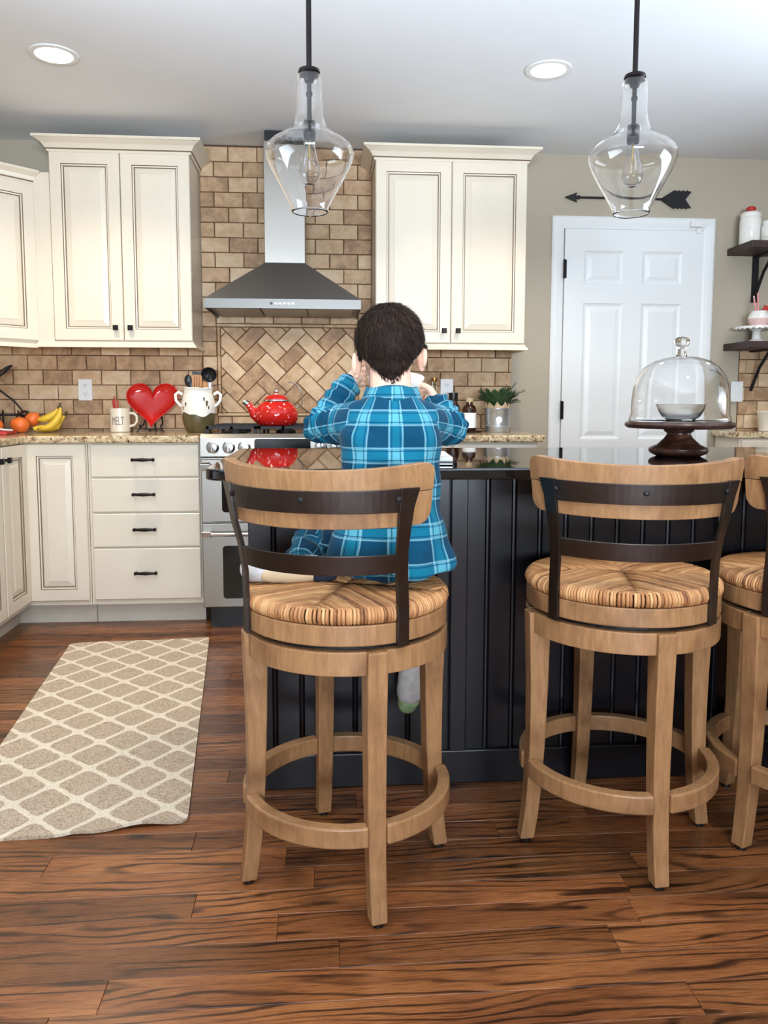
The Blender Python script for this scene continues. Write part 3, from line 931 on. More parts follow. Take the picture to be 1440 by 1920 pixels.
# ================================================================== PENDANTS
def pendant(x, y, dz, label):
    t_ = thing('pendant_lamp', label, 'pendant lamp', (x, y, 1.608 + dz), group='glass pendants over the island')
    H = CEIL - 1.608 - dz
    m = MB(); m.tube([(0, 0, .392), (0, 0, H - .021)], .0075, 12); m.build('rod', 'black_bronze', t_, smooth=True)
    m = MB(); m.lathe([(.062, H - .001), (.062, H - .012), (.05, H - .02), (0, H - .021)], n=32); m.build('canopy', 'black_bronze', t_, smooth=True)
    m = MB(); m.lathe([(0, .396), (.012, .396), (.014, .390), (.029, .388), (.031, .380), (.028, .376), (.016, .366), (.012, .355), (0, .354)], n=28); m.build('cap', 'black_bronze', t_, smooth=True)
    outer = [(.050, .0), (.053, .004), (.053, .014), (.060, .028), (.078, .060), (.098, .095), (.114, .125), (.123, .150), (.125, .165), (.120, .180), (.104, .195), (.084, .207), (.064, .220), (.050, .236), (.042, .256), (.038, .280), (.037, .320), (.036, .355), (.033, .370), (.028, .376)]
    th = .0022
    inner = [(max(r - th, .003), z) for r, z in reversed(outer)]
    m = MB(); m.lathe(outer + inner, n=64, closed=True); m.build('glass_shade', 'clear_glass', t_, smooth='all')
    m = MB(); m.tube([(0, 0, .250), (0, 0, .354)], .0065, 10); m.lathe([(.009, .318), (.009, .328)], n=12); m.build('stem', 'black_bronze', t_, smooth=True)
    m = MB(); m.lathe([(0, .250), (.016, .249), (.0175, .244), (.0175, .206), (.0165, .200), (0, .200)], n=24); m.build('socket', 'black_bronze', t_, smooth=True)
    bo = [(.013, .200), (.014, .190), (.018, .170), (.025, .140), (.030, .115), (.030, .102), (.025, .088), (.014, .078), (.0, .075)]
    bi = [(max(r - .0009, 0), z + (.0009 if r < .02 and z < .09 else 0)) for r, z in reversed(bo)]
    m = MB(); m.lathe(bo + bi, n=32); bulb = m.build('bulb', 'clear_glass', t_, smooth='all')
    m = MB()
    m.tube([(0, 0, .198), (0, 0, .150)], .003, 8)
    for i in range(5):
        a = 2 * math.pi * i / 5; m.tube([(.006 * math.cos(a), .006 * math.sin(a), .158), (.013 * math.cos(a), .013 * math.sin(a), .105)], .0006, 5)
    m.build('filament', 'bulb_glow_wire', bulb)
    return t_
pendant(-.035, 2.28, 0, 'clear glass bell pendant lamp hanging in front of the range hood')
pendant(.893, 2.26, .008, 'clear glass bell pendant lamp hanging in front of the white door')

# ================================================================== BAR STOOLS
def stool_proto():
    t_ = thing('bar_stool', 'x', 'bar stool', group='swivel bar stools along the island')
    lower, upper = [], []
    for k in range(4):
        m = MB(); ring = []
        for z, ro, ri, w in ((.010, .247, .213, .0170), (.06, .240, .205, .0178), (.14, .233, .197, .0185), (.26, .229, .190, .0195), (.40, .230, .186, .0205), (.52, .234, .184, .0210), (.576, .236, .184, .0210)):
            ring.append([(ri, -w, z), (ro, -w, z), (ro, w, z), (ri, w, z)])
        m.rings(ring)
        lg = m.build('leg', 'stool_wood', t_, rot=(0, 0, rad(90 * k)), bevel=.003); lower.append(lg)
        g = MB(); g.lathe([(.012, 0), (.012, .010)], (.230, 0, 0), 14); g.build('glide', 'black_plastic', lg)
        m = MB(); m.arc(.203, .227, 5.4, 84.6, .528, .577, 18)
        lower.append(m.build('apron', 'stool_wood', t_, rot=(0, 0, rad(90 * k)), bevel=.002))
        m = MB(); m.arc(.209, .237, 4.9, 85.1, .172, .215, 18)
        lower.append(m.build('footrest', 'stool_wood', t_, rot=(0, 0, rad(90 * k)), bevel=.004))
    m = MB(); m.lathe([(0, .5775), (.205, .5775), (.205, .5875), (0, .5875)], n=40); lower.append(m.build('swivel_plate', 'black_iron', t_))
    m = MB(); m.arc(.17, .226, 0, 360, .588, .631, 64); upper.append(m.build('seat_ring', 'stool_wood', t_, bevel=.003))
    # rush seat: strands laid in four quarters, running over the rim
    m = MB(); m.lathe([(0, .632), (.205, .632), (.214, .638), (.216, .648), (.205, .657), (.15, .660), (0, .656)], n=48)
    rs = m.build('rush_core', 'rush', t_, smooth=True); upper.append(rs)
    m = MB(); rg = random.Random(5); Rr = .224; sw = .0068
    for q in range(4):
        a = rad(90 * q + 45); ax = Vector((math.cos(a), math.sin(a), 0)); tx = Vector((-math.sin(a), math.cos(a), 0))
        n = int(Rr * math.sin(math.pi / 4) * 2 / sw)
        for i in range(n + 1):
            t0 = -Rr * math.sin(math.pi / 4) + i * sw + rg.uniform(-.001, .001)
            s0 = abs(t0) * .98 + rg.uniform(0, .004)
            s1 = math.sqrt(max(Rr * Rr - t0 * t0, 0))
            if s1 - s0 < .004: s0 = s1 - .006
            hgt = lambda s_: .6615 + .006 * (1 - ((s_ ** 2 + t0 * t0) / Rr ** 2)) - .004 * math.exp(-((s_ - abs(t0)) / .02) ** 2)
            P = []
            steps = 6
            wob = rg.uniform(-.0018, .0018)
            for k in range(steps):
                s_ = s0 + (s1 - .014 - s0) * k / (steps - 1) if s1 - .014 > s0 else s0 + (s1 - s0) * .3 * k / steps
                p = ax * s_ + tx * (t0 + wob * math.sin(k * 1.7)); P.append((p.x, p.y, hgt(s_) + rg.uniform(-.0008, .0008)))
            rim = (ax * s1 + tx * t0); rd = Vector((rim.x, rim.y, 0)).normalized()
            for f, z in ((-.006, .6615), (.001, .654), (.003, .645), (.0, .637), (-.010, .632)):
                p = rim + rd * f; P.append((p.x, p.y, z))
            r_ = sw * rg.uniform(.50, .66)
            m.tube(P, [r_ * .75] + [r_] * (len(P) - 1), 6, a=min(1, max(.02, rg.gauss(.5, .2))))
    st = m.build('rush_strands', 'rush', t_, smooth='all'); st['kind'] = 'stuff'; upper.append(st)
    # iron back: two posts, two bent bands
    def bar(path, w, th):
        m = MB(); rings = []
        for i, (a, r, z) in enumerate(path):
            a0 = rad(a); ww = w[i]
            rdv = Vector((math.cos(a0), math.sin(a0), 0)); tg = Vector((-math.sin(a0), math.cos(a0), 0))
            c_ = rdv * r; c_.z = z
            rings.append([c_ - tg * ww - rdv * th, c_ + tg * ww - rdv * th, c_ + tg * ww + rdv * th, c_ - tg * ww + rdv * th])
        m.rings([[tuple(p) for p in r] for r in rings]); return m
    for sg in (-1, 1):
        path = [(sg * 48, .2315, .583), (sg * 48, .232, .66), (sg * 46.8, .235, .72), (sg * 45.2, .246, .78), (sg * 44.5, .2605, .83), (sg * 44.8, .2662, .870), (sg * 46, .2718, .908)]
        p_ = bar(path, [.0135, .0135, .0135, .0135, .0145, .0165, .021], .004).build('back_post', 'stool_iron', t_, bevel=.001); upper.append(p_)
    def curved(r_of, a0, a1, zlo, zhi, th, n=28, rc=0, R0=.26):
        """upright board bent around the seat, with rounded end corners"""
        m = MB(); rings = []
        L = rad(a1 - a0) * R0
        for i in range(n + 1):
            f = i / n; f = .5 - .5 * math.cos(math.pi * f) if rc else f
            s_ = f * L; e = min(s_, L - s_); cut = 0
            lo, hi = zlo(f), zhi(f)
            if rc:
                for rcc, top in ((rc[0], 1), (rc[1], 0)):
                    if rcc and e < rcc:
                        d = rcc - math.sqrt(max(rcc * rcc - (rcc - e) ** 2, 0))
                        if top: hi -= d
                        else: lo += d
            a = rad(a0 + (a1 - a0) * f); ca, sa = math.cos(a), math.sin(a)
            rings.append([((r_of(z) + k) * ca, (r_of(z) + k) * sa, z) for z, k in ((lo, -th), (lo, th), (hi, th), (hi, -th))])
        m.rings(rings); return m
    rof = lambda z: .2525 + (z - .90) * .12
    m = curved(rof, -60, 60, lambda f: .8945 + .006 * (2 * f - 1) ** 2, lambda f: .943 + .015 * (2 * f - 1) ** 2, .0115, rc=(.026, 0)); upper.append(m.build('top_rail', 'stool_wood', t_, bevel=.004))
    m = curved(rof, -60, 60, lambda f: .828 + .004 * (2 * f - 1) ** 2, lambda f: .8935 + .006 * (2 * f - 1) ** 2, .0105, rc=(0, .03)); upper.append(m.build('lower_rail', 'stool_wood', t_, bevel=.004))
    rom = lambda z: .2685 + (z - .90) * .15
    m = curved(rom, -45.5, 45.5, lambda f: .860, lambda f: .904 + .003 * (2 * f - 1) ** 2, .0035); ub = m.build('upper_band', 'stool_iron', t_, bevel=.001); upper.append(ub)
    rol = lambda z: .240 + (z - .75) * .18
    m = curved(rol, -45, 45, lambda f: .735, lambda f: .775, .0035); upper.append(m.build('lower_band', 'stool_iron', t_, bevel=.001))
    for a in (-41, 0, 41):
        m = MB(); m.lathe([(.006, 0), (.006, .003), (.003, .005), (0, .005)], (0, 0, 0), 12, axis='X')
        o = m.build('bolt', 'black_iron', ub, (.2702 * math.cos(rad(a)), .2702 * math.sin(rad(a)), .886), (0, 0, rad(a)))
    return t_, lower, upper
proto, low_p, up_p = stool_proto()
LOWN = {'leg', 'apron', 'footrest', 'swivel_plate'}
def place_stool(o, x, y, leg_a, back_a, label):
    o.location = (x, y, 0); o['label'] = label
    for ch in o.children:
        base = ch.name.split('.')[0]
        ch.rotation_euler.z += rad(leg_a if base in LOWN else back_a)
        if base in ('rush_core', 'rush_strands'): ch.rotation_euler.z -= 0
st2, st3 = copy_tree(proto), copy_tree(proto)
place_stool(proto, .05, 1.733, -76, -110.5, 'wooden bar stool with iron back on which the child sits')
place_stool(st2, .72, 1.815, -86, -102, 'empty wooden bar stool with rush seat in front of the cake stand')
place_stool(st3, 1.213, 1.812, -67, -99, 'wooden bar stool with rush seat cut by the right edge of photo')

# ================================================================== RUG
m = MB(); nx, ny = 36, 90; rw_, rl = .60, 1.60; th = .008
def rugz(u, v):
    z = .0006
    z += .010 * math.exp(-((u - .80) / .10) ** 2 - (v / .03) ** 2) + .006 * math.exp(-((u - .55) / .06) ** 2 - (v / .02) ** 2)
    return z
top = []; vs = []
for j in range(ny + 1):
    for i in range(nx + 1):
        u, v = i / nx, j / ny
        r = .03; ex = min(u, 1 - u) * rw_; ey = min(v, 1 - v) * rl
        x = (u - .5) * rw_; y_ = (v - .5) * rl
        if ex < r and ey < r:
            dx, dy = r - ex, r - ey; d = math.hypot(dx, dy); mx = max(dx, dy)
            k = mx / d if d > 0 else 1
            x = math.copysign(rw_ / 2 - r + dx * k, x); y_ = math.copysign(rl / 2 - r + dy * k, y_)
        y_ += .006 * math.sin(u * 9) * (1 - v) ** 6 + .010 * math.sin(u * 5 + 1) * v ** 8
        vs.append((x, y_, rugz(u, v) + th))
n0 = len(vs); vs += [(p[0], p[1], p[2] - th) for p in vs]
fs = []
for j in range(ny):
    for i in range(nx):
        a = j * (nx + 1) + i; q = (a, a + 1, a + nx + 2, a + nx + 1); fs.append(q); fs.append(tuple(n0 + k for k in reversed(q)))
edge = [i for i in range(nx + 1)] + [j * (nx + 1) + nx for j in range(1, ny + 1)] + [ny * (nx + 1) + i for i in range(nx - 1, -1, -1)] + [j * (nx + 1) for j in range(ny - 1, 0, -1)]
for a, c_ in zip(edge, edge[1:] + edge[:1]): fs.append((a, n0 + a, n0 + c_, c_))
m.add(vs, fs)
tag(m.build('rug', 'rug', None, (-.735, 2.69, 0), (0, 0, rad(6.2)), smooth=True), 'beige kitchen runner rug with cream trellis pattern', 'rug')

# ================================================================== WALL ITEMS
def outlet(x, z, label, w=.072, h=.116, kind='outlet'):
    t_ = thing('wall_' + kind, label, kind, (x, W - .0125, z))
    m = MB(); m.box(-w / 2, w / 2, -.006, -.0005, -h / 2, h / 2); m.build('plate', 'white_plastic', t_, bevel=.002)
    if kind == 'outlet':
        for s_ in (-1, 1):
            q = MB(); q.prism(rrect(-.017, .017, s_ * .024 - .014, s_ * .024 + .014, .008, 5), -.008, -.0062, 'Y'); r_ = q.build('receptacle', 'white_plastic', t_)
            for dx in (-.006, .006):
                q = MB(); q.box(dx - .0012, dx + .0012, -.0086, -.0081, s_ * .024 - .002, s_ * .024 + .007); q.build('slot', 'black_plastic', r_)
            q = MB(); q.lathe([(.0025, 0), (.0025, .0005)], (0, -.0081, s_ * .024 - .008), 10, axis='Y'); q.build('slot', 'black_plastic', r_)
    else:
        q = MB(); q.box(-.016, .016, -.009, -.0062, -.033, .033); q.build('rocker', 'white_plastic', t_, bevel=.002)
    return t_
outlet(-1.284, 1.137, 'white power outlet on the tiles left of heart plate')
outlet(.690, 1.145, 'white power outlet on the tiles behind the bottles')
outlet(2.380, 1.137, 'white light switch on the wall right of the door', kind='switch')

t_ = thing('wall_arrow', 'dark metal arrow ornament on the wall above the door', 'wall decor', (1.34, W - .012, 2.207))
m = MB(); m.tube([(.05, -.006, 0), (.57, -.006, 0)], .006, 8); m.build('shaft', 'black_iron', t_)
m = MB(); m.prism([(0, 0), (.07, .026), (.062, .008), (.085, .010), (.085, -.010), (.062, -.008), (.07, -.026)], -.011, -.001, 'Y'); m.build('arrowhead', 'black_iron', t_)
P = [(.55, .004)]
for i in range(9): P += [(.615 + i * .012, .044 + (i % 2) * .007)]
P += [(.725, .044), (.690, 0), (.725, -.046)]
for i in range(8, -1, -1): P += [(.615 + i * .012, -.044 - (i % 2) * .007)]
P += [(.55, -.004)]
m = MB(); m.prism(P, -.010, -.002, 'Y'); m.build('fletching', 'black_iron', t_)

# open shelves on the right
for z, lab in ((1.905, 'upper dark wooden wall shelf on iron bracket right of the door'), (1.37, 'lower dark wooden wall shelf on iron bracket right of the door')):
    t_ = thing('wall_shelf', lab, 'shelf', (2.295, W - .001, z), group='wall shelves right of the door')
    m = MB(); m.box(0, 1.0, -.26, 0, .0, .038); m.build('board', 'shelf_wood', t_, bevel=.003)
    for x in (.17, .85):
        q = MB(); q.box(x - .018, x + .018, -.008, 0, -.26, -.0005); q.box(x - .018, x + .018, -.21, -.008, -.008, -.0005)
        q.tube([(x, -.19, -.008), (x, -.09, -.10), (x, -.012, -.225)], .009, 8); q.build('bracket', 'black_iron', t_)

# things on the shelves
t_ = thing('canister', 'large white lidded ceramic canister with red knob on the upper shelf', 'canister', (2.358, W - .125, 1.9435))
m = MB(); m.lathe([(0, 0), (.052, 0), (.056, .006), (.056, .125), (.053, .142), (.052, .146), (0, .146)], n=36); m.build('body', 'ceramic_white', t_, smooth=True)
m = MB(); m.lathe([(.052, .1465), (.054, .152), (.053, .166), (.045, .174), (0, .176)], n=36); l_ = m.build('lid', 'ceramic_white', t_, smooth=True)
m = MB(); m.lathe([(.014, .176), (.024, .186), (.026, .196), (.018, .205), (0, .207)], n=24); m.build('knob', 'red_matte', l_, smooth=True)
t_ = thing('jar', 'small white ceramic jar in front of the canister', 'jar', (2.428, W - .205, 1.9435))
m = MB(); m.lathe([(0, 0), (.042, 0), (.046, .006), (.046, .085), (.038, .092), (.040, .100), (.040, .112), (.035, .112), (.033, .10), (0, .10)], n=32); m.build('body', 'ceramic_white', t_, smooth=True)
m = MB(); m.lathe([(.0485, .02), (.0485, .03)], n=32); m.build('band', 'ceramic_cream', t_)
t_ = thing('display_stand', 'white scalloped cake pedestal on the lower shelf', 'cake stand', (2.415, W - .135, 1.4085))
m = MB(); m.lathe([(0, 0), (.05, 0), (.05, .006), (.025, .02), (.02, .06), (.04, .078), (0, .078)], n=32); m.build('pedestal', 'ceramic_white', t_, smooth=True)
m = MB(); n = 72; rings = []
for r, z in ((.02, .079), (.10, .079), (.118, .076)):
    rings.append([(r * math.cos(2 * math.pi * i / n), r * math.sin(2 * math.pi * i / n), z - (.004 * (1 + math.cos(24 * 2 * math.pi * i / n)) if r > .11 else 0)) for i in range(n)])
for r, z in ((.119, .086), (.1, .088), (.02, .088)):
    rings.append([(r * math.cos(2 * math.pi * i / n), r * math.sin(2 * math.pi * i / n), z) for i in range(n)])
m.rings(rings); m.build('plate', 'ceramic_white', t_, smooth=True)
t_ = thing('jar', 'round pink and white jar on the scalloped pedestal', 'jar', (2.425, W - .135, 1.497))
m = MB(); m.lathe([(0, 0), (.035, 0), (.052, .018), (.058, .042)], n=32); m.build('lower_glaze', 'pink_glaze', t_, smooth=True)
m = MB(); m.lathe([(.058, .042), (.053, .064), (.042, .078), (.044, .084), (.038, .084), (.034, .074), (0, .06)], n=32); m.build('upper_glaze', 'ceramic_white', t_, smooth=True)
for i, (dx, dy, c_) in enumerate(((-.028, .0, 'pink_paper'), (-.022, .012, 'ceramic_white'), (-.016, -.008, 'pink_paper'))):
    m = MB(); m.tube([(2.425 + dx * .5, W - .135 + dy, 1.562), (2.425 + dx * 1.2, W - .135 + dy * 1.3, 1.655 + i * .012)], .004, 8)
    tag(m.build('paper_straw', c_), ('pink paper straw leaning left in the pink jar', 'white paper straw in the pink jar', 'pink upright paper straw in the pink jar')[i], 'straw', 'straws in the pink jar')
m = MB(); m.box(-.02, .025, -.004, .004, 0, .05); tag(m.build('scoop', 'red_matte', None, (2.452, W - .135, 1.564), (0, rad(25), 0), bevel=.003), 'red spatula blade standing in the pink jar', 'spatula')
m = MB(); m.lathe([(0, 0), (.05, 0), (.062, .10), (.066, .104), (.066, .112), (.06, .112), (.056, .1), (0, .1)], n=32)
tag(m.build('planter', 'ceramic_cream', None, (2.50, W - .15, .9155), smooth=True), 'cream ceramic pot on the narrow worktop at right edge', 'pot')
# ================================================================== ISLAND: cake stand under glass
cx, cy = 1.056, 2.25
t_ = thing('cake_stand', 'dark turned-wood cake pedestal on the black island top', 'cake stand', (cx, cy, .9145))
m = MB(); m.lathe([(0, 0), (.062, 0), (.080, .008), (.084, .014), (.084, .022), (.080, .026), (.062, .034), (.042, .052), (.034, .064), (.034, .068), (.042, .074), (.044, .082), (0, .082)], n=48); m.build('pedestal', 'walnut', t_, smooth=True)
m = MB(); m.lathe([(0, .083), (.146, .083), (.154, .088), (.156, .094), (.153, .100), (.146, .102), (0, .102)], n=64); m.build('plate', 'walnut', t_, smooth=True)
t_ = thing('glass_dome', 'clear glass cake dome with knob on the wooden pedestal', 'glass dome', (cx, cy, 1.0175))
o_ = [(.143, .0), (.145, .003), (.143, .012), (.139, .022), (.1385, .06), (.135, .095), (.126, .130), (.108, .158), (.083, .176), (.052, .187), (.020, .191), (.0, .1915)]
i_ = [(max(r - .003, 0), z - (.0 if z < .1 else .003 * (z - .1) / .095)) for r, z in reversed(o_)]
m = MB(); m.lathe(o_ + i_, n=72); m.build('dome', 'clear_glass', t_, smooth='all')
m = MB(); m.lathe([(0, .1917), (.016, .1917), (.013, .202), (.012, .212), (.017, .220), (.022, .230), (.021, .240), (.014, .247), (0, .249)], n=32); m.build('knob', 'clear_glass', t_, smooth='all')
m = MB(); oo = [(.0, .0), (.035, .0), (.052, .012), (.064, .030), (.071, .050)]
m.lathe(oo + [(max(r - .004, 0), z + .004 * (z < .03)) for r, z in reversed(oo)], n=48)
tag(m.build('glass_bowl', 'frosted_glass', None, (cx + .004, cy, 1.0175), smooth=True), 'small frosted glass bowl inside the cake dome', 'bowl')

# tablet and paper in front of the child
m = MB(); m.box(-.09, .09, -.14, .14, 0, .008); tb = m.build('tablet', 'black_gloss', None, (.250, 2.08, .9145), (0, 0, rad(-6)), bevel=.002)
tag(tb, 'flat black tablet lying on island top beyond the child', 'tablet')
m = MB(); m.box(-.075, .085, -.115, .13, 0, .010); tag(m.build('notepad', 'paper_white', None, (.252, 2.085, .923), (0, 0, rad(-4)), bevel=.001), 'white notepad lying on the black tablet', 'notepad')

# ================================================================== LEFT WORKTOP
CT = .9145
# mug with straws
t_ = thing('mug', 'cream ceramic mug with tall thin lettering beside heart plate', 'mug', (-1.063, 4.19, CT))
m = MB(); o_ = [(0, 0), (.046, 0), (.050, .004), (.051, .06), (.050, .124), (.047, .124), (.046, .01), (0, .008)]
m.lathe(o_, n=40); m.build('body', 'ceramic_cream', t_, smooth=True)
m = MB(); m.tube([(.048, 0, .098), (.070, 0, .098), (.085, 0, .085), (.086, 0, .055), (.072, 0, .036), (.047, 0, .03)], .0065, 10); m.build('handle', 'ceramic_cream', t_, smooth=True)
def text_mesh(txt, size, mat, ext=.0006):
    c = bpy.data.curves.new('lettering', 'FONT'); c.body = txt; c.size = size; c.extrude = ext; c.align_x = 'CENTER'
    o = bpy.data.objects.new('lettering', c); COL.objects.link(o)
    me = bpy.data.meshes.new_from_object(o.evaluated_get(bpy.context.evaluated_depsgraph_get()))
    bpy.data.objects.remove(o); me.materials.clear(); me.materials.append(M[mat]); return me
me = text_mesh('MELT', .027, 'mug_print')
for v in me.vertices:                       # wrap the letters around the mug, stretched tall
    a = v.co.x / .051; z = v.co.y * 2.3 + .038; d = .0512 + v.co.z
    v.co = (d * math.sin(a), -d * math.cos(a), z)
link('lettering', me, t_)
for i, (dx, dy, tz) in enumerate(((-.022, .0, .185), (-.012, .008, .17), (-.030, .006, .165))):
    m = MB(); m.tube([(-1.063 + dx * .6, 4.19 + dy, CT + .011), (-1.063 + dx * 1.25, 4.19 + dy * 1.5, CT + tz)], .004, 8)
    tag(m.build('paper_straw', 'red_matte'), ('tallest red paper straw in the mug', 'shorter red paper straw on the right in the mug', 'red paper straw leaning left in the mug')[i], 'straw', 'straws in the mug')

# heart-shaped plate on its stand
t_ = thing('heart_plate', 'glossy red heart-shaped plate propped against the backsplash', 'plate', (-.912, 4.235, .945), 0)
def heart(s, n=72):
    P = []
    for i in range(n):
        a = 2 * math.pi * i / n
        x = 16 * math.sin(a) ** 3; z = 13 * math.cos(a) - 5 * math.cos(2 * a) - 2 * math.cos(3 * a) - math.cos(4 * a)
        P.append((x * s, (z + 1.5) * s))
    return P
m = MB(); rings = []
tilt = rad(16); ct_, stt = math.cos(tilt), math.sin(tilt)
def hp(x, y_, z): z2 = z + .118; return (x, y_ * ct_ + z2 * stt, z2 * ct_ - y_ * stt)
for k, d in ((1.0, -.002), (1.0, -.008), (.96, -.008), (.90, .004), (.78, .014), (.62, .018), (.4, .019), (.2, .019), (.05, .019)):
    rings.append([hp(x * k, d, z * k) for x, z in heart(.00862)])
back = [[hp(x * k, d, z * k) for x, z in heart(.00862)] for k, d in ((.05, .024), (.6, .024), (.8, .020), (.92, .008), (1.0, -.002))]
m.rings(back + rings[1:])
m.build('dish', 'red_enamel', t_, smooth=True)
t_ = thing('plate_stand', 'small black easel holding the red heart plate', 'plate stand', (-.912, 4.235, CT))
m = MB()
for sx in (-.055, .055):
    m.tube([(sx * 1.25, -.035, 0), (sx, -.026, .018), (sx * .9, -.006, .030), (sx * .9, .046, .040), (sx * .7, .064, .10)], .004, 8)
    m.tube([(sx, -.026, .018), (sx, -.022, .04)], .004, 8)
m.build('side_legs', 'black_iron', t_)
m = MB(); m.tube([(-.055, -.026, .018), (0, -.030, .012), (.055, -.026, .018)], .004, 8); m.tube([(0, -.030, .014), (0, -.042, .002)], .004, 8); m.build('front_bar', 'black_iron', t_)
m = MB(); m.tube([(-.0385, .064, .10), (.0385, .064, .10)], .004, 8); m.tube([(0, .064, .10), (0, .10, 0.003)], .004, 8); m.build('back_leg', 'black_iron', t_)

# utensil crock
kx, ky = -.648, 4.13
t_ = thing('utensil_crock', 'white and olive glazed two-handled crock full of utensils', 'crock', (kx, ky, CT))
m = MB(); m.lathe([(0, 0), (.056, 0), (.062, .006), (.076, .04), (.084, .085), (.0835, .095)], n=56); m.build('lower_glaze', 'olive_glaze', t_, smooth=True)
n = 56; rings = []
for r, z, wv in ((.0835, .094, .009), (.0865, .094, .009), (.087, .112, .003), (.086, .15, 0), (.078, .19, 0), (.071, .205, 0), (.074, .222, 0), (.078, .229, .002), (.074, .232, .002), (.068, .222, 0), (.066, .205, 0), (.075, .15, 0), (.078, .12, 0)):
    rings.append([(r * math.cos(2 * math.pi * i / n), r * math.sin(2 * math.pi * i / n), z + wv * math.sin(3 * 2 * math.pi * i / n + 2.2) + wv * .5 * math.sin(7 * 2 * math.pi * i / n)) for i in range(n)])
m = MB(); m.rings(rings, cap=False); m.build('upper_glaze', 'ceramic_white', t_, smooth=True)
for sg in (-1, 1):
    m = MB(); m.tube([(sg * .080, 0, .196), (sg * .100, -.002, .208), (sg * .116, -.003, .195), (sg * .113, -.003, .165), (sg * .098, 0, .145), (sg * .084, 0, .135)], [.009, .009, .0085, .008, .008, .009], 10); m.build('handle', 'ceramic_white', t_, smooth=True)
def leaf_poly(s): return [(-.2 * s, -s), (.35 * s, -.5 * s), (.3 * s, .2 * s), (.55 * s, .55 * s), (.0, s), (-.45 * s, .5 * s), (-.3 * s, -.1 * s)]
for (a, z, s_) in ((-52, .150, .016), (-62, .172, .011), (-128, .145, .012), (-140, .125, .010), (-45, .128, .010)):
    m = MB(); m.prism(leaf_poly(s_), -.0875, -.0862, 'Y'); m.build('painted_leaf', 'olive_glaze', t_, (0, 0, z), (0, 0, rad(a + 90)))
def utensil(name, label, base, tip, mat, head):
    t_ = thing(name, label, 'utensil', (kx + base[0], ky + base[1], CT + .05), group='cooking utensils in the crock')
    d = Vector((tip[0] - base[0], tip[1] - base[1], tip[2]))
    m = MB(); m.tube([(0, 0, 0), tuple(d)], .005, 8); m.build('handle', mat[0], t_, smooth=True)
    h = head(); ob = h.build('head', mat[1], t_, tuple(d), (0, 0, rad(mat[2] if len(mat) > 2 else 0)), smooth=True)
    return t_
def slotted():
    m = MB()
    for i in range(4): m.prism([(-.024 + i * .0125, 0), (-.0145 + i * .0125, 0), (-.0130 + i * .0130, .052), (-.0245 + i * .0130, .052)], -.003, .003, 'Y')
    m.prism([(-.025, .052), (.027, .052), (.024, .062), (-.022, .062)], -.003, .003, 'Y'); m.prism([(-.008, -.02), (.008, -.02), (.024, .001), (-.024, .001)], -.003, .003, 'Y'); return m
def ladle():
    m = MB(); m.lathe([(0, 0), (.020, .003), (.034, .014), (.040, .030), (.037, .030), (.030, .016), (.018, .007), (0, .005)], n=28)
    R_ = Matrix.Rotation(rad(110), 3, 'X'); m.v = [tuple(R_ @ Vector(p)) for p in m.v]; return m
def spoon(): m = MB(); m.sphere((0, 0, .024), (.019, .006, .03), 16, 10); return m
def turner(): m = MB(); m.prism([(-.008, -.015), (.008, -.015), (.026, .01), (.027, .055), (-.027, .062), (-.026, .01)], -.002, .002, 'Y'); return m
utensil('ladle', 'black ladle rising highest from the crock', (.018, -.01), (.062, -.01, .258), ('black_plastic', 'black_plastic'), ladle)
utensil('slotted_spatula', 'slotted wooden spatula in the middle of the crock', (0, -.028), (.0, -.032, .185), ('utensil_wood', 'utensil_wood'), slotted)
utensil('turner', 'black turner behind the slotted wooden spatula', (-.01, .02), (-.005, .026, .205), ('black_plastic', 'black_plastic'), turner)
utensil('spoon', 'black spoon left of the slotted wooden spatula', (-.02, -.01), (-.032, -.02, .165), ('black_plastic', 'black_plastic'), spoon)
utensil('turner', 'black narrow turner at left in the crock', (-.02, .01), (-.052, .012, .195), ('utensil_wood', 'black_plastic'), spoon)
utensil('wooden_spoon', 'pale wooden spoon right of the slotted spatula', (.02, -.02), (.036, -.02, .165), ('utensil_wood', 'utensil_wood'), spoon)
utensil('whisk', 'steel spoon at far right in the crock', (.026, .0), (.058, -.012, .170), ('knob_chrome', 'knob_chrome'), spoon)
bpy.data.objects['whisk'].name = 'steel_spoon'

# bananas: one bunch of single fruits
def banana(c, pts, rr_, label):
    t_ = thing('banana', label, 'banana', c, group='bananas on the left worktop')
    m = MB(); m.tube(pts, rr_, 7); m.build('peel', 'banana_skin', t_, smooth='all')
    a, b_ = Vector(pts[0]), Vector(pts[1]); d = (a - b_).normalized()
    m = MB(); m.tube([tuple(a - d * .004), tuple(a + d * .020)], [.0072, .0055], 7); m.build('stem', 'banana_tip', t_)
    a, b_ = Vector(pts[-1]), Vector(pts[-2]); d = (a - b_).normalized()
    m = MB(); m.tube([tuple(a - d * .003), tuple(a + d * .005)], [.0068, .005], 7); m.build('tip', 'banana_tip', t_)
R_ = [.006, .010, .017, .0195, .0195, .018, .012, .0065]
bx, by = -1.36, 4.13
def arc_pts(cx_, cz_, r_, a0, a1, y0, y1, n=8): return [(cx_ + r_ * math.cos(rad(a0 + (a1 - a0) * i / (n - 1))), y0 + (y1 - y0) * i / (n - 1), cz_ + r_ * math.sin(rad(a0 + (a1 - a0) * i / (n - 1)))) for i in range(n)]
banana((bx, by, CT), arc_pts(-.082, .118, .099, 8, -92, -.01, -.035), R_, 'lower curved yellow banana on the right of the bunch')
banana((bx, by, CT), arc_pts(-.100, .170, .104, -26, -98, .03, .02), R_, 'upper yellow banana leaning over the other banana')
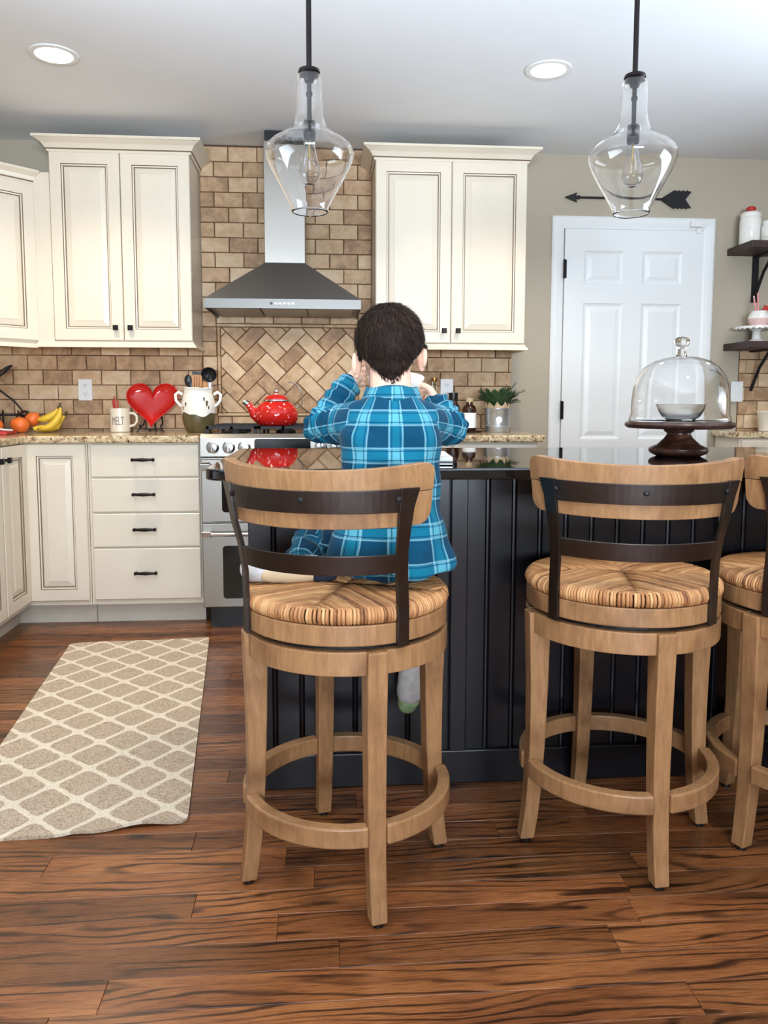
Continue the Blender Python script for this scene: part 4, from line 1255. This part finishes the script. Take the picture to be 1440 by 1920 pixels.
banana((bx, by, CT), [(.02, .05, .09), (.0, .05, .06), (-.02, .045, .03), (-.045, .035, .022), (-.07, .02, .021), (-.09, -.005, .021), (-.105, -.03, .021), (-.112, -.045, .021)], R_, 'short banana with its end toward the viewer at the bunch foot')
def fruit(c, r, rot, label):
    t_ = thing('orange_fruit', label, 'fruit', c, group='orange fruits beside the bananas')
    m = MB(); m.lathe([(0, -r), (r * .5, -r * .9), (r * .88, -r * .5), (r, 0), (r * .9, r * .5), (r * .6, r * .95), (r * .32, r * 1.2), (0, r * 1.26)], n=28)
    m.build('skin', 'orange_skin', t_, rot=rot, smooth=True)
    d = Euler(rot).to_matrix() @ Vector((0, 0, r * 1.25))
    m = MB(); m.sphere(tuple(d), .006, 8, 6); m.build('stem_end', 'banana_tip', t_)
fruit((-1.520, 4.06, CT + .040), .040, (0, rad(-72), rad(10)), 'front orange fruit lying on its side left of bananas')
fruit((-1.50, 4.16, CT + .066), .036, (0, rad(60), 0), 'rear orange fruit propped up behind the front one')
fruit((-1.63, 4.03, CT + .036), .036, (0, rad(-80), rad(-30)), 'orange fruit at the left edge of the photo')
# black wire fruit basket
t_ = thing('wire_basket', 'black wire fruit basket at the left edge behind fruit', 'basket', (-1.66, 4.20, CT))
m = MB(); n = 40
m.tube([(.12 * math.cos(2 * math.pi * i / n), .10 * math.sin(2 * math.pi * i / n), .09) for i in range(n)], .005, 8, closed=True); m.build('rim', 'black_iron', t_, smooth=True)
m = MB(); m.tube([(.07 * math.cos(2 * math.pi * i / n), .06 * math.sin(2 * math.pi * i / n), .005) for i in range(n)], .005, 8, closed=True); m.build('foot_ring', 'black_iron', t_, smooth=True)
for k in range(10):
    a = 2 * math.pi * k / 10; m = MB()
    m.tube([(r * math.cos(a), r * .85 * math.sin(a), z) for r, z in ((.07, .005), (.10, .03), (.12, .09), (.13, .105), (.12, .11))], .0035, 7); m.build('wire', 'black_iron', t_, smooth=True)
m = MB(); m.tube([(.115, 0, .09), (.06, 0, .16), (-.04, 0, .24), (-.12, 0, .27)], .005, 8); m.tube([(-.02, .0, .30), (.03, 0, .335), (.055, 0, .345), (.02, 0, .31), (-.05, 0, .26)], .006, 8); m.build('hook', 'black_iron', t_, smooth=True)
m = MB(); m.sphere((0, 0, .022), (.024, .024, .022), 14, 10); tag(m.build('plum', 'brown_glass', None, (-1.548, 4.19, CT + .07), smooth=True), 'dark plum above the orange fruit', 'fruit')
m = MB(); m.box(-.13, .10, -.10, .10, 0, .016); tag(m.build('red_book', 'red_matte', None, (-1.60, 3.88, CT), (0, 0, rad(8)), bevel=.004), 'flat red notebook at the left end of the worktop', 'notebook')
m = MB()
m.tube([(-.10, 0, .004), (-.08, .01, .03), (-.055, .0, .05), (-.03, 0, .035), (0, .0, .014), (.03, -.01, .006), (.07, -.02, .004)], .004, 8)
m.tube([(-.11, .02, .006), (-.06, .03, .018), (-.01, .02, .016), (.03, .0, .007), (.08, -.01, .004)], .004, 8)
tag(m.build('white_cable', 'white_plastic', None, (-1.575, 3.90, CT + .0165), smooth=True), 'looped white cable lying on the red notebook', 'cable')

# ================================================================== RIGHT WORKTOP
def bottle(x, y, prof, mat, cap, label, lab=None, rb=.03):
    t_ = thing('bottle', label, 'bottle', (x, y, CT + .0085 if lab else CT), group='bottles on the right worktop')
    m = MB(); m.lathe(prof, n=28); m.build('body', mat, t_, smooth=True)
    r, z = prof[-2]
    m = MB(); m.lathe([(r + .002, z + .0005), (r + .003, z + .004), (r + .003, z + cap[1]), (0, z + cap[1] + .001)], n=24); m.build('cap', cap[0], t_, smooth=True)
    if lab:
        m = MB(); m.arc(rb + .0004, rb + .0012, 180, 360, lab[0], lab[1], 18); m.build('label', 'paper_white', t_)
m = MB(); m.lathe([(0, 0), (.075, 0), (.082, .008), (.078, .008), (.072, .004), (0, .004)], n=40); tag(m.build('coaster_tray', 'black_gloss', None, (.765, 4.12, CT), smooth=True), 'round black tray under the labelled bottle', 'tray')
bottle(.775, 4.115, [(0, 0), (.033, 0), (.036, .004), (.036, .115), (.030, .130), (.018, .138), (.018, .150), (0, .150)], 'brown_glass', ('burlap', .022), 'amber bottle with white label right of the child', (.015, .095), .036)
bottle(.705, 4.215, [(0, 0), (.032, 0), (.035, .004), (.035, .135), (.024, .155), (.022, .165), (0, .165)], 'brown_glass', ('black_plastic', .045), 'dark bottle with tall black cap beside the outlet')
bottle(.605, 4.25, [(0, 0), (.030, 0), (.033, .004), (.033, .17), (.016, .21), (.014, .27), (0, .27)], 'clear_glass', ('brass', .022), 'tall clear glass bottle with brass cap near the ear of child')
# galvanized bucket with a small evergreen
ux, uy = .926, 4.11
t_ = thing('bucket', 'galvanized metal bucket planter with burlap and a white tag', 'planter', (ux, uy, CT))
m = MB(); m.lathe([(0, .0), (.061, .0), (.063, .004), (.066, .05), (.070, .118), (.073, .122), (.073, .128), (.069, .129), (.064, .05), (.060, .012), (0, .012)], n=44); m.build('pail', 'galvanized', t_, smooth=True)
m = MB(); m.lathe([(.0665, .028), (.068, .032), (.067, .036)], n=44); m.build('bead_band', 'galvanized', t_, smooth=True)
m = MB(); nb = 24; rings = []
for r, z, wv in ((.066, .10, 0), (.068, .132, .006), (.062, .148, .016)):
    rings.append([(r * math.cos(2 * math.pi * i / nb), r * math.sin(2 * math.pi * i / nb), z + wv * math.sin(i * 2.3)) for i in range(nb)])
rings += [[(x * .94, y_ * .94, z) for x, y_, z in rg] for rg in reversed(rings)]
m.rings(rings, cap=False); m.build('burlap_liner', 'burlap', t_)
m = MB(); m.lathe([(0, .11), (.062, .11), (0, .118)], n=24); m.build('soil', 'soil', t_)
m = MB(); m.tube([(-.03, -.068, .13), (-.02, -.072, .10), (-.010, -.0735, .085)], .0012, 6); m.build('string', 'burlap', t_)
m = MB(); m.lathe([(.017, 0), (.017, .002), (0, .002)], (-.008, -.0735, .068), 20, axis='Y'); m.build('tag', 'paper_white', t_)
pl = thing('evergreen', 'small dark green evergreen plant growing in the galvanized bucket', 'plant', (ux, uy, CT + .115))
rg = random.Random(4)
def frond(p0, d, L, n_leaf=13):
    """one arching branch with paired needle leaves"""
    d = Vector(d).normalized(); P = []; p = Vector(p0); dd = d.copy()
    for i in range(7):
        P.append(tuple(p)); p = p + dd * (L / 6); dd = (dd + Vector((d.x * .10, d.y * .10, -.10))).normalized()
    m = MB(); m.tube(P, [.0022, .002, .0018, .0016, .0013, .001, .0008], 5)
    br = m.build('branch', 'stem_green', pl)
    m = MB()
    for i in range(n_leaf):
        f = .12 + .88 * i / (n_leaf - 1); k = min(int(f * 6), 5); a = Vector(P[k]).lerp(Vector(P[k + 1]), f * 6 - k)
        ax = (Vector(P[k + 1]) - Vector(P[k])).normalized(); sd = ax.cross(Vector((0, 0, 1)))
        sd = sd.normalized() if sd.length > .01 else Vector((1, 0, 0)); upv = sd.cross(ax)
        ll = L * (.26 if f < .7 else .18) * (1 - .35 * f) + .006
        for sg in (-1, 1, 0):
            dirv = (ax * .75 + sd * sg * .9 + upv * (.25 if sg else .9) * rg.uniform(.6, 1.1)).normalized()
            tip = a + dirv * ll - Vector((0, 0, ll * .15)); mid = a.lerp(tip, .5) + upv * .002; wv = dirv.cross(upv).normalized() * .0062
            m.add([a, mid + wv, tip, mid - wv, mid - upv * .002], [(0, 1, 4), (1, 2, 4), (2, 3, 4), (3, 0, 4), (0, 3, 1), (1, 3, 2)])
    o = m.build('needles', 'leaf_green', br); o['kind'] = 'stuff'
for i in range(34):
    a = 2 * math.pi * i / 34 * 2.4; el = .75 + 1.9 * (i / 34)
    L = rg.uniform(.09, .125)
    frond((.025 * math.cos(a), .025 * math.sin(a), .012), (math.cos(a), math.sin(a) * .8, el), L)
frond((.02, 0, .01), (.5, -.1, 1.5), .15, 16); frond((.02, .01, .01), (.8, -.1, 1.1), .15, 16); frond((.0, -.01, .01), (.35, -.1, 1.6), .13, 16); frond((0, 0, .01), (-.7, -.2, .9), .12, 16)

# ================================================================== THE CHILD
BX, BY, BZ = .05, 1.733, .668
person = thing('person', 'small child in teal plaid pajamas seen from behind, drinking at the island', 'person', (.15, 1.76, BZ))
ORG = Vector((.15, 1.76, BZ))
def voxel(mb, size, it=4):
    me = bpy.data.meshes.new('tmp'); me.from_pydata(mb.v, [], mb.f)
    bm = bmesh.new(); bm.from_mesh(me); bmesh.ops.recalc_face_normals(bm, faces=bm.faces); bm.to_mesh(me); bm.free()
    o = bpy.data.objects.new('tmp', me); COL.objects.link(o)
    r = o.modifiers.new('r', 'REMESH'); r.mode = 'VOXEL'; r.voxel_size = size
    s_ = o.modifiers.new('s', 'SMOOTH'); s_.iterations = it; s_.factor = .5
    bpy.context.view_layer.update()
    out = bpy.data.meshes.new_from_object(o.evaluated_get(bpy.context.evaluated_depsgraph_get()))
    bpy.data.objects.remove(o); return out
def co(me):
    a = np.empty(len(me.vertices) * 3); me.vertices.foreach_get('co', a); return a.reshape(-1, 3)
def put(me, name, mat, parent, smooth='all'):
    V = co(me) - np.array(ORG) * (1 if parent is person else 1)
    me.vertices.foreach_set('co', V.ravel()); me.materials.clear(); me.materials.append(M[mat])
    return link(name, me, parent, smooth=smooth)

# joints
sL, eL, wL, hL = (.066, 1.765, 1.030), (-.004, 1.905, 1.012), (.056, 1.935, 1.106), (.080, 1.945, 1.136)
sR, eR, wR, hR = (.244, 1.765, 1.028), (.312, 1.905, 1.012), (.284, 1.93, 1.062), (.270, 1.942, 1.080)
HC = (.152, 1.80, 1.213)
kL, aL = (-.022, 1.965, .730), (-.050, 1.795, .704)
kR, aR = (.226, 1.985, .705), (.232, 2.0, .40)
m = MB()
m.sphere(HC, (.0735, .088, .0795), 28, 20)                            # cranium
m.sphere((.152, 1.780, 1.178), (.055, .054, .058), 20, 14)            # back of the skull
m.sphere((.153, 1.850, 1.168), (.056, .058, .066), 24, 16)            # face
m.sphere((.153, 1.872, 1.118), (.026, .026, .020), 16, 10)            # chin
m.sphere((.153, 1.911, 1.160), (.0085, .012, .010), 12, 8); m.capsule((.153, 1.900, 1.185), (.153, 1.914, 1.162), .006, .0075)   # nose
for sg in (-1, 1): m.sphere((.153 + sg * .033, 1.876, 1.150), (.020, .024, .022), 14, 10)                                      # cheeks
for (ex, ez, sg) in ((.079, 1.157, -1), (.2265, 1.174, 1)):           # ears
    m.sphere((ex, 1.822, ez), (.010, .020, .028), 16, 12); m.sphere((ex + sg * .007, 1.806, ez + .004), (.007, .010, .026), 14, 10); m.sphere((ex + sg * .002, 1.818, ez - .022), (.007, .010, .010), 12, 8)
m.capsule((.155, 1.770, 1.04), (.153, 1.796, 1.160), .050, .046)
m.capsule((.15, 1.76, .78), (.154, 1.765, .98), .066, .060)
for s_, e_, w_, h_ in ((sL, eL, wL, hL), (sR, eR, wR, hR)):
    m.capsule((.154, 1.768, 1.01), (.154 + (s_[0] - .154) * .8, s_[1], s_[2] - .008), .036, .024); m.capsule((.154 + (s_[0] - .154) * .8, s_[1], s_[2] - .008), e_, .024, .021); m.capsule(e_, w_, .021, .018); m.capsule(w_, h_, .019, .020)
for h_, sg in ((hL, 1), (hR, -1)):
    X_ = lambda dx: h_[0] + sg * dx
    m.sphere(h_, (.014, .026, .027), 18, 12)
    for dz, L in ((.020, .9), (.007, 1.0), (-.006, .95), (-.019, .78)):
        p = [(X_(-.003), h_[1] + .018, h_[2] + dz), (X_(-.002), h_[1] + .018 + .020 * L, h_[2] + dz * 1.05), (X_(.010), h_[1] + .018 + .036 * L, h_[2] + dz * 1.05), (X_(.024), h_[1] + .018 + .043 * L, h_[2] + dz)]
        for q, (ra, rb) in enumerate(((.0078, .0075), (.0075, .007), (.007, .006))): m.capsule(p[q], p[q + 1], ra, rb, 10)
    p = [(X_(-.001), h_[1] - .014, h_[2] + .012), (X_(.008), h_[1] - .018, h_[2] + .026), (X_(.022), h_[1] - .012, h_[2] + .034), (X_(.034), h_[1] - .004, h_[2] + .034)]
    for q, (ra, rb) in enumerate(((.011, .0088), (.0085, .0078), (.0075, .0062))): m.capsule(p[q], p[q + 1], ra, rb, 10)
hip = (.145, 1.755, .735)
for a, k_, f in (((.105, 1.775, .735), kL, aL), ((.198, 1.785, .73), kR, aR)):
    m.capsule(a, k_, .040, .030); m.capsule(k_, f, .028, .022)
m.capsule((.10, 1.76, .745), (.20, 1.76, .745), .06, .06)
m.capsule(aL, (-.12, 1.755, .699), .018, .016); m.capsule(aR, (.226, 2.022, .30), .024, .02)
body = voxel(m, .0027, 4)
V = co(body)
# hair: a shell raised from the skull above the hairline
N = np.empty(len(body.vertices) * 3); body.vertices.foreach_get('normal', N); N = N.reshape(-1, 3)
def hairline(P):
    dx, dy = P[:, 0] - HC[0], P[:, 1] - HC[1]
    az = np.degrees(np.arctan2(np.abs(dx), -dy))
    base = np.interp(az, [0, 22, 45, 62, 80, 100, 130, 180], [1.120, 1.133, 1.156, 1.172, 1.188, 1.176, 1.225, 1.252])
    side = np.where(dx > 0, .012, -.006) * np.clip(az / 70, 0, 1)
    return P[:, 2] - base - side
hd = hairline(V)
ear = np.minimum(np.hypot(np.hypot((V[:, 0] - .0745) / 1.0, V[:, 1] - 1.815), (V[:, 2] - 1.155)), np.hypot(np.hypot(V[:, 0] - .231, V[:, 1] - 1.815), V[:, 2] - 1.172))
onear = ((np.abs(V[:, 0] - HC[0]) > .0725) & (V[:, 2] < 1.196))
lump = .0012 * np.sin(V[:, 0] * 160 + V[:, 2] * 90) * np.sin(V[:, 2] * 140 + 1)
thick = np.clip((hd + .004) / .022, 0, 1); thick = (thick * thick * (3 - 2 * thick)) * (.0065 + lump)
keepv = (hd > -.004) & (~onear) & (V[:, 1] < 1.90) & (V[:, 2] > 1.11)
polys = [tuple(p.vertices) for p in body.polygons]
fsel = [p for p in polys if all(keepv[i] for i in p)]
used = sorted({i for p in fsel for i in p}); mp = {i: k for k, i in enumerate(used)}
HV = V[used] + N[used] * (thick[used] - .0004)[:, None]
hm = MB(); hm.add([tuple(v) for v in HV - np.array(ORG)], [tuple(mp[i] for i in p) for p in fsel], 0, .25)
rg = np.random.default_rng(3)
crown_p = np.array((.168, 1.775, 1.292))
sel = np.array(used)[rg.integers(0, len(used), 9000)]
for i in sel:
    p = V[i] + N[i] * max(thick[i] - .0008, 0); n_ = N[i]
    d = p - crown_p; d = d + np.cross(n_, d) * .55 + np.array((0, 0, -.012)); d = d - n_ * d.dot(n_); L = np.linalg.norm(d)
    if L < 1e-4: continue
    d = d / L + rg.normal(0, .16, 3); L = rg.uniform(.010, .020) * (1 if hd[i] > .03 else .55)
    w_ = np.cross(d, n_) * .0007
    mid = p + d * L * .5 + n_ * .0016; tip = p + d * L + n_ * .0012
    q = [tuple(a - np.array(ORG)) for a in (p - w_, p + w_, mid + w_ * .8, mid - w_ * .8, tip)]
    hm.add(q, [(0, 1, 2, 3), (3, 2, 4)], 0, float(np.clip(rg.normal(.38 + 2.2 * max(p[2] - 1.23, 0), .2), .02, 1)))  # strands lighter towards the crown: light on the hair put into colour
me = bpy.data.meshes.new('hair'); me.from_pydata(hm.v, [], hm.f); me.materials.append(M['hair'])
at = me.attributes.new('strand', 'FLOAT', 'POINT'); at.data.foreach_set('value', hm.attr)
put(body, 'body', 'skin', person)
link('hair', me, person, smooth='all')
# face details (turned away from the camera)
for sg in (-1, 1):
    c_ = Vector((.153 + sg * .026, 1.899, 1.190)) - ORG
    m = MB(); m.sphere(tuple(c_), (.010, .006, .006), 14, 10); e_ = m.build('eye', 'eye_white', person, smooth=True)
    m = MB(); m.sphere(tuple(c_ + Vector((0, .0045, 0))), (.0045, .003, .0045), 12, 8); m.build('iris', 'eye_dark', e_, smooth=True)
    m = MB(); m.tube([tuple(c_ + Vector((-.013, -.003, .013))), tuple(c_ + Vector((0, .001, .017))), tuple(c_ + Vector((.013, -.003, .013)))], [.001, .002, .001], 6); m.build('eyebrow', 'hair', person)
m = MB(); c_ = Vector((.153, 1.905, 1.136)) - ORG; m.tube([tuple(c_ + Vector((-.016, -.004, .001))), tuple(c_), tuple(c_ + Vector((.016, -.004, .001)))], [.002, .0045, .002], 8); m.build('mouth', 'lips', person, smooth=True)

# clothing ----------------------------------------------------------
def seg_dist(P, a, b):
    a, b = np.array(a), np.array(b); d = b - a; t = np.clip(((P - a) @ d) / (d @ d), 0, 1)
    return np.linalg.norm(P - a - t[:, None] * d, axis=1), ((P - a) @ d) / np.linalg.norm(d)
def cloth_uv(me, bones, torso=None):
    """plaid coordinates in metres, laid along the limb that each face belongs to"""
    Vv = co(me); F = [tuple(p.vertices) for p in me.polygons]
    C = np.array([Vv[list(f)].mean(0) for f in F])
    D = []
    for (a, b, r) in bones: D.append(seg_dist(C, a, b)[0] / r)
    if torso is not None: D.append(torso(C))
    own = np.argmin(np.array(D), axis=0)
    uvs = []
    for (a, b, r) in bones:
        a_, b_ = np.array(a), np.array(b); d = (b_ - a_) / np.linalg.norm(b_ - a_)
        ref = np.array((0, -1., .3)); x = ref - d * ref.dot(d); x /= np.linalg.norm(x); y_ = np.cross(d, x)
        rel = Vv - a_; ang = np.arctan2(rel @ y_, rel @ x)
        uvs.append(np.stack([ang * r * 1.0, rel @ d], 1))
    if torso is not None:
        ang = np.arctan2(Vv[:, 0] - .156, -(Vv[:, 1] - 1.80))
        uvs.append(np.stack([ang * .125 + .0385, Vv[:, 2] - .957 + .041], 1))
    layer = me.uv_layers.new(name='cloth'); k = 0
    out = np.empty((len(me.loops), 2))
    for fi, p in enumerate(me.polygons):
        u = uvs[own[fi]][list(p.vertices)].copy()
        if u[:, 0].max() - u[:, 0].min() > .05: u[:, 0] = np.where(u[:, 0] < 0, u[:, 0] + (bones[own[fi]][2] if own[fi] < len(bones) else .125) * 2 * math.pi, u[:, 0])
        out[p.loop_start:p.loop_start + len(u)] = u
    layer.data.foreach_set('uv', out.ravel())
def wrinkle(me, fn):
    Vv = co(me); Nn = np.empty(len(me.vertices) * 3); me.vertices.foreach_get('normal', Nn)
    Vv = Vv + Nn.reshape(-1, 3) * fn(Vv)[:, None]; me.vertices.foreach_set('co', Vv.ravel()); me.update()
m = MB(); rings = []
for z, cx_, cy_, rx, ry in ((.705, .150, 1.735, .140, .110), (.712, .150, 1.735, .145, .115), (.76, .150, 1.742, .134, .106), (.82, .150, 1.748, .118, .094), (.88, .151, 1.752, .110, .087), (.94, .152, 1.755, .112, .086), (1.0, .154, 1.760, .116, .086), (1.035, .155, 1.764, .106, .080), (1.062, .155, 1.768, .082, .068), (1.085, .155, 1.772, .060, .056), (1.092, .155, 1.774, .04, .04)):
    rings.append([(cx_ + rx * math.copysign(abs(math.cos(a)) ** .85, math.cos(a)), cy_ + ry * math.copysign(abs(math.sin(a)) ** .85, math.sin(a)), z + (.012 * math.sin(2 * a + .6) if z < .72 else 0)) for a in [2 * math.pi * i / 40 for i in range(40)]])
m.rings(rings)
for s_, e_, w_ in ((sL, eL, wL), (sR, eR, wR)):
    m.capsule((.154 + (s_[0] - .154) * .75, s_[1], s_[2] - .002), e_, .052, .043, 18); m.capsule(e_, w_, .043, .034, 18)
sm = voxel(m, .0042, 6)
def fold(P):
    f = np.zeros(len(P))
    for s_, e_, w_ in ((sL, eL, wL), (sR, eR, wR)):
        d1, t1 = seg_dist(P, s_, e_); d2, t2 = seg_dist(P, e_, w_)
        k1 = np.exp(-(d1 / .055) ** 4); k2 = np.exp(-(d2 / .05) ** 4)
        f += .0045 * k1 * np.sin(t1 * 210 + P[:, 2] * 90) * np.clip((t1 - .02) / .05, 0, 1) + .0042 * k2 * np.sin(t2 * 250 - P[:, 0] * 60 + 1)
    back = np.clip((1.06 - P[:, 2]) / .05, 0, 1) * np.clip((P[:, 2] - .70) / .06, 0, 1)
    f += back * (.0025 * np.sin(P[:, 0] * 70 + np.sin(P[:, 2] * 30) * 2) + .002 * np.sin(P[:, 2] * 75 + P[:, 0] * 40))
    f += np.clip((.80 - P[:, 2]) / .1, 0, 1) * .007 * np.sin(np.arctan2(P[:, 0] - .15, P[:, 1] - 1.745) * 7 + 1)
    return f
wrinkle(sm, fold)
tors = lambda C: np.hypot((C[:, 0] - .154) / .112, (C[:, 1] - 1.76) / .09) * .92 + np.clip(C[:, 2] - 1.09, 0, 1) * 10
cloth_uv(sm, [(sL, eL, .046), (eL, wL, .041), (sR, eR, .046), (eR, wR, .041)], tors)
shirt = put(sm, 'shirt', 'plaid_shirt', person)
# collar
m = MB(); rings = []; nn = 48
for rx, ry, z, dy in ((.052, .050, 1.078, 0), (.051, .049, 1.100, .003), (.053, .051, 1.108, .004), (.058, .056, 1.108, .003), (.064, .062, 1.094, 0), (.072, .068, 1.072, -.003), (.069, .065, 1.070, -.003), (.060, .058, 1.088, 0)):
    rings.append([(.156 + rx * math.cos(a) - ORG.x, 1.780 + dy + ry * math.sin(a) - ORG.y, z - (.012 * max(math.sin(a), 0)) + .003 * math.sin(3 * a) - ORG.z) for a in [2 * math.pi * i / nn for i in range(nn)]])
m.rings(rings, cap=False); n0 = len(m.f)
cm = m.mesh('collar', 'plaid_shirt'); ul = cm.uv_layers.new(name='cloth')
for lp in cm.loops:
    v = cm.vertices[lp.vertex_index].co; a = math.atan2(v.x + ORG.x - .156, -(v.y + ORG.y - 1.78))
    ul.data[lp.index].uv = (a * .075 + .030, v.z + .02)
link('collar', cm, shirt, smooth='all')
# pants
m = MB()
m.sphere((.143, 1.748, .738), (.128, .108, .072), 28, 18)
m.capsule((.100, 1.775, .738), kL, .066, .051, 18); m.capsule(kL, aL, .050, .041, 18)
m.capsule((.198, 1.785, .728), kR, .064, .050, 18); m.capsule(kR, (aR[0], aR[1], .43), .049, .040, 18)
pm = voxel(m, .0045, 5)
def pf(P):
    d2, t2 = seg_dist(P, kL, aL); d3, t3 = seg_dist(P, (.1, 1.775, .735), kL)
    f = .004 * np.sin(P[:, 0] * 110 + P[:, 2] * 60) * np.sin(P[:, 1] * 80) + .003 * np.sin(P[:, 2] * 190 + P[:, 0] * 30)
    return f
wrinkle(pm, pf)
cloth_uv(pm, [((.1, 1.775, .735), kL, .06), (kL, aL, .046), ((.198, 1.785, .728), kR, .06), (kR, aR, .046)], lambda C: np.linalg.norm((C - np.array((.145, 1.74, .735))) / np.array((.13, .1, .08)), axis=1))
put(pm, 'pants', 'plaid_pants', person)
# slippers
def slip(name, pts, rad_, mat, size=.004, it=5):
    m = MB()
    for i in range(len(pts) - 1): m.capsule(pts[i], pts[i + 1], rad_[i], rad_[i + 1], 16)
    return put(voxel(m, size, it), name, mat, person)
sl = slip('slipper', [(-.020, 1.760, .698), (-.08, 1.754, .699), (-.135, 1.748, .700), (-.160, 1.746, .698)], [.027, .029, .032, .030], 'slipper_grey')
so = slip('slipper_sole', [(-.020, 1.740, .690), (-.070, 1.731, .690), (-.110, 1.731, .690), (-.128, 1.732, .690)], [.020, .022, .021, .019], 'slipper_sole')
so.parent = sl
sd = slip('slipper_trim', [(.012, 1.742, .688), (-.012, 1.737, .688)], [.021, .022], 'slipper_dark'); sd.parent = sl
s2_ = slip('slipper', [(.234, 2.0, .385), (.231, 2.006, .345), (.227, 2.018, .30)], [.036, .037, .036], 'slipper_grey')
g2 = slip('slipper_toe', [(.225, 2.024, .275), (.222, 2.028, .262)], [.031, .027], 'slipper_green'); g2.parent = s2_

# white bowl raised to the mouth
m = MB(); oo = [(0, 0), (.030, 0), (.034, .006), (.052, .022), (.066, .048), (.072, .072)]
m.lathe(oo + [(max(r - .004, 0), z + (.004 if z < .05 else 0)) for r, z in reversed(oo)], n=44)
tag(m.build('bowl', 'ceramic_white', None, (.182, 1.982, 1.066), (rad(14), 0, 0), smooth=True), 'white bowl held up to the face by the child', 'bowl')
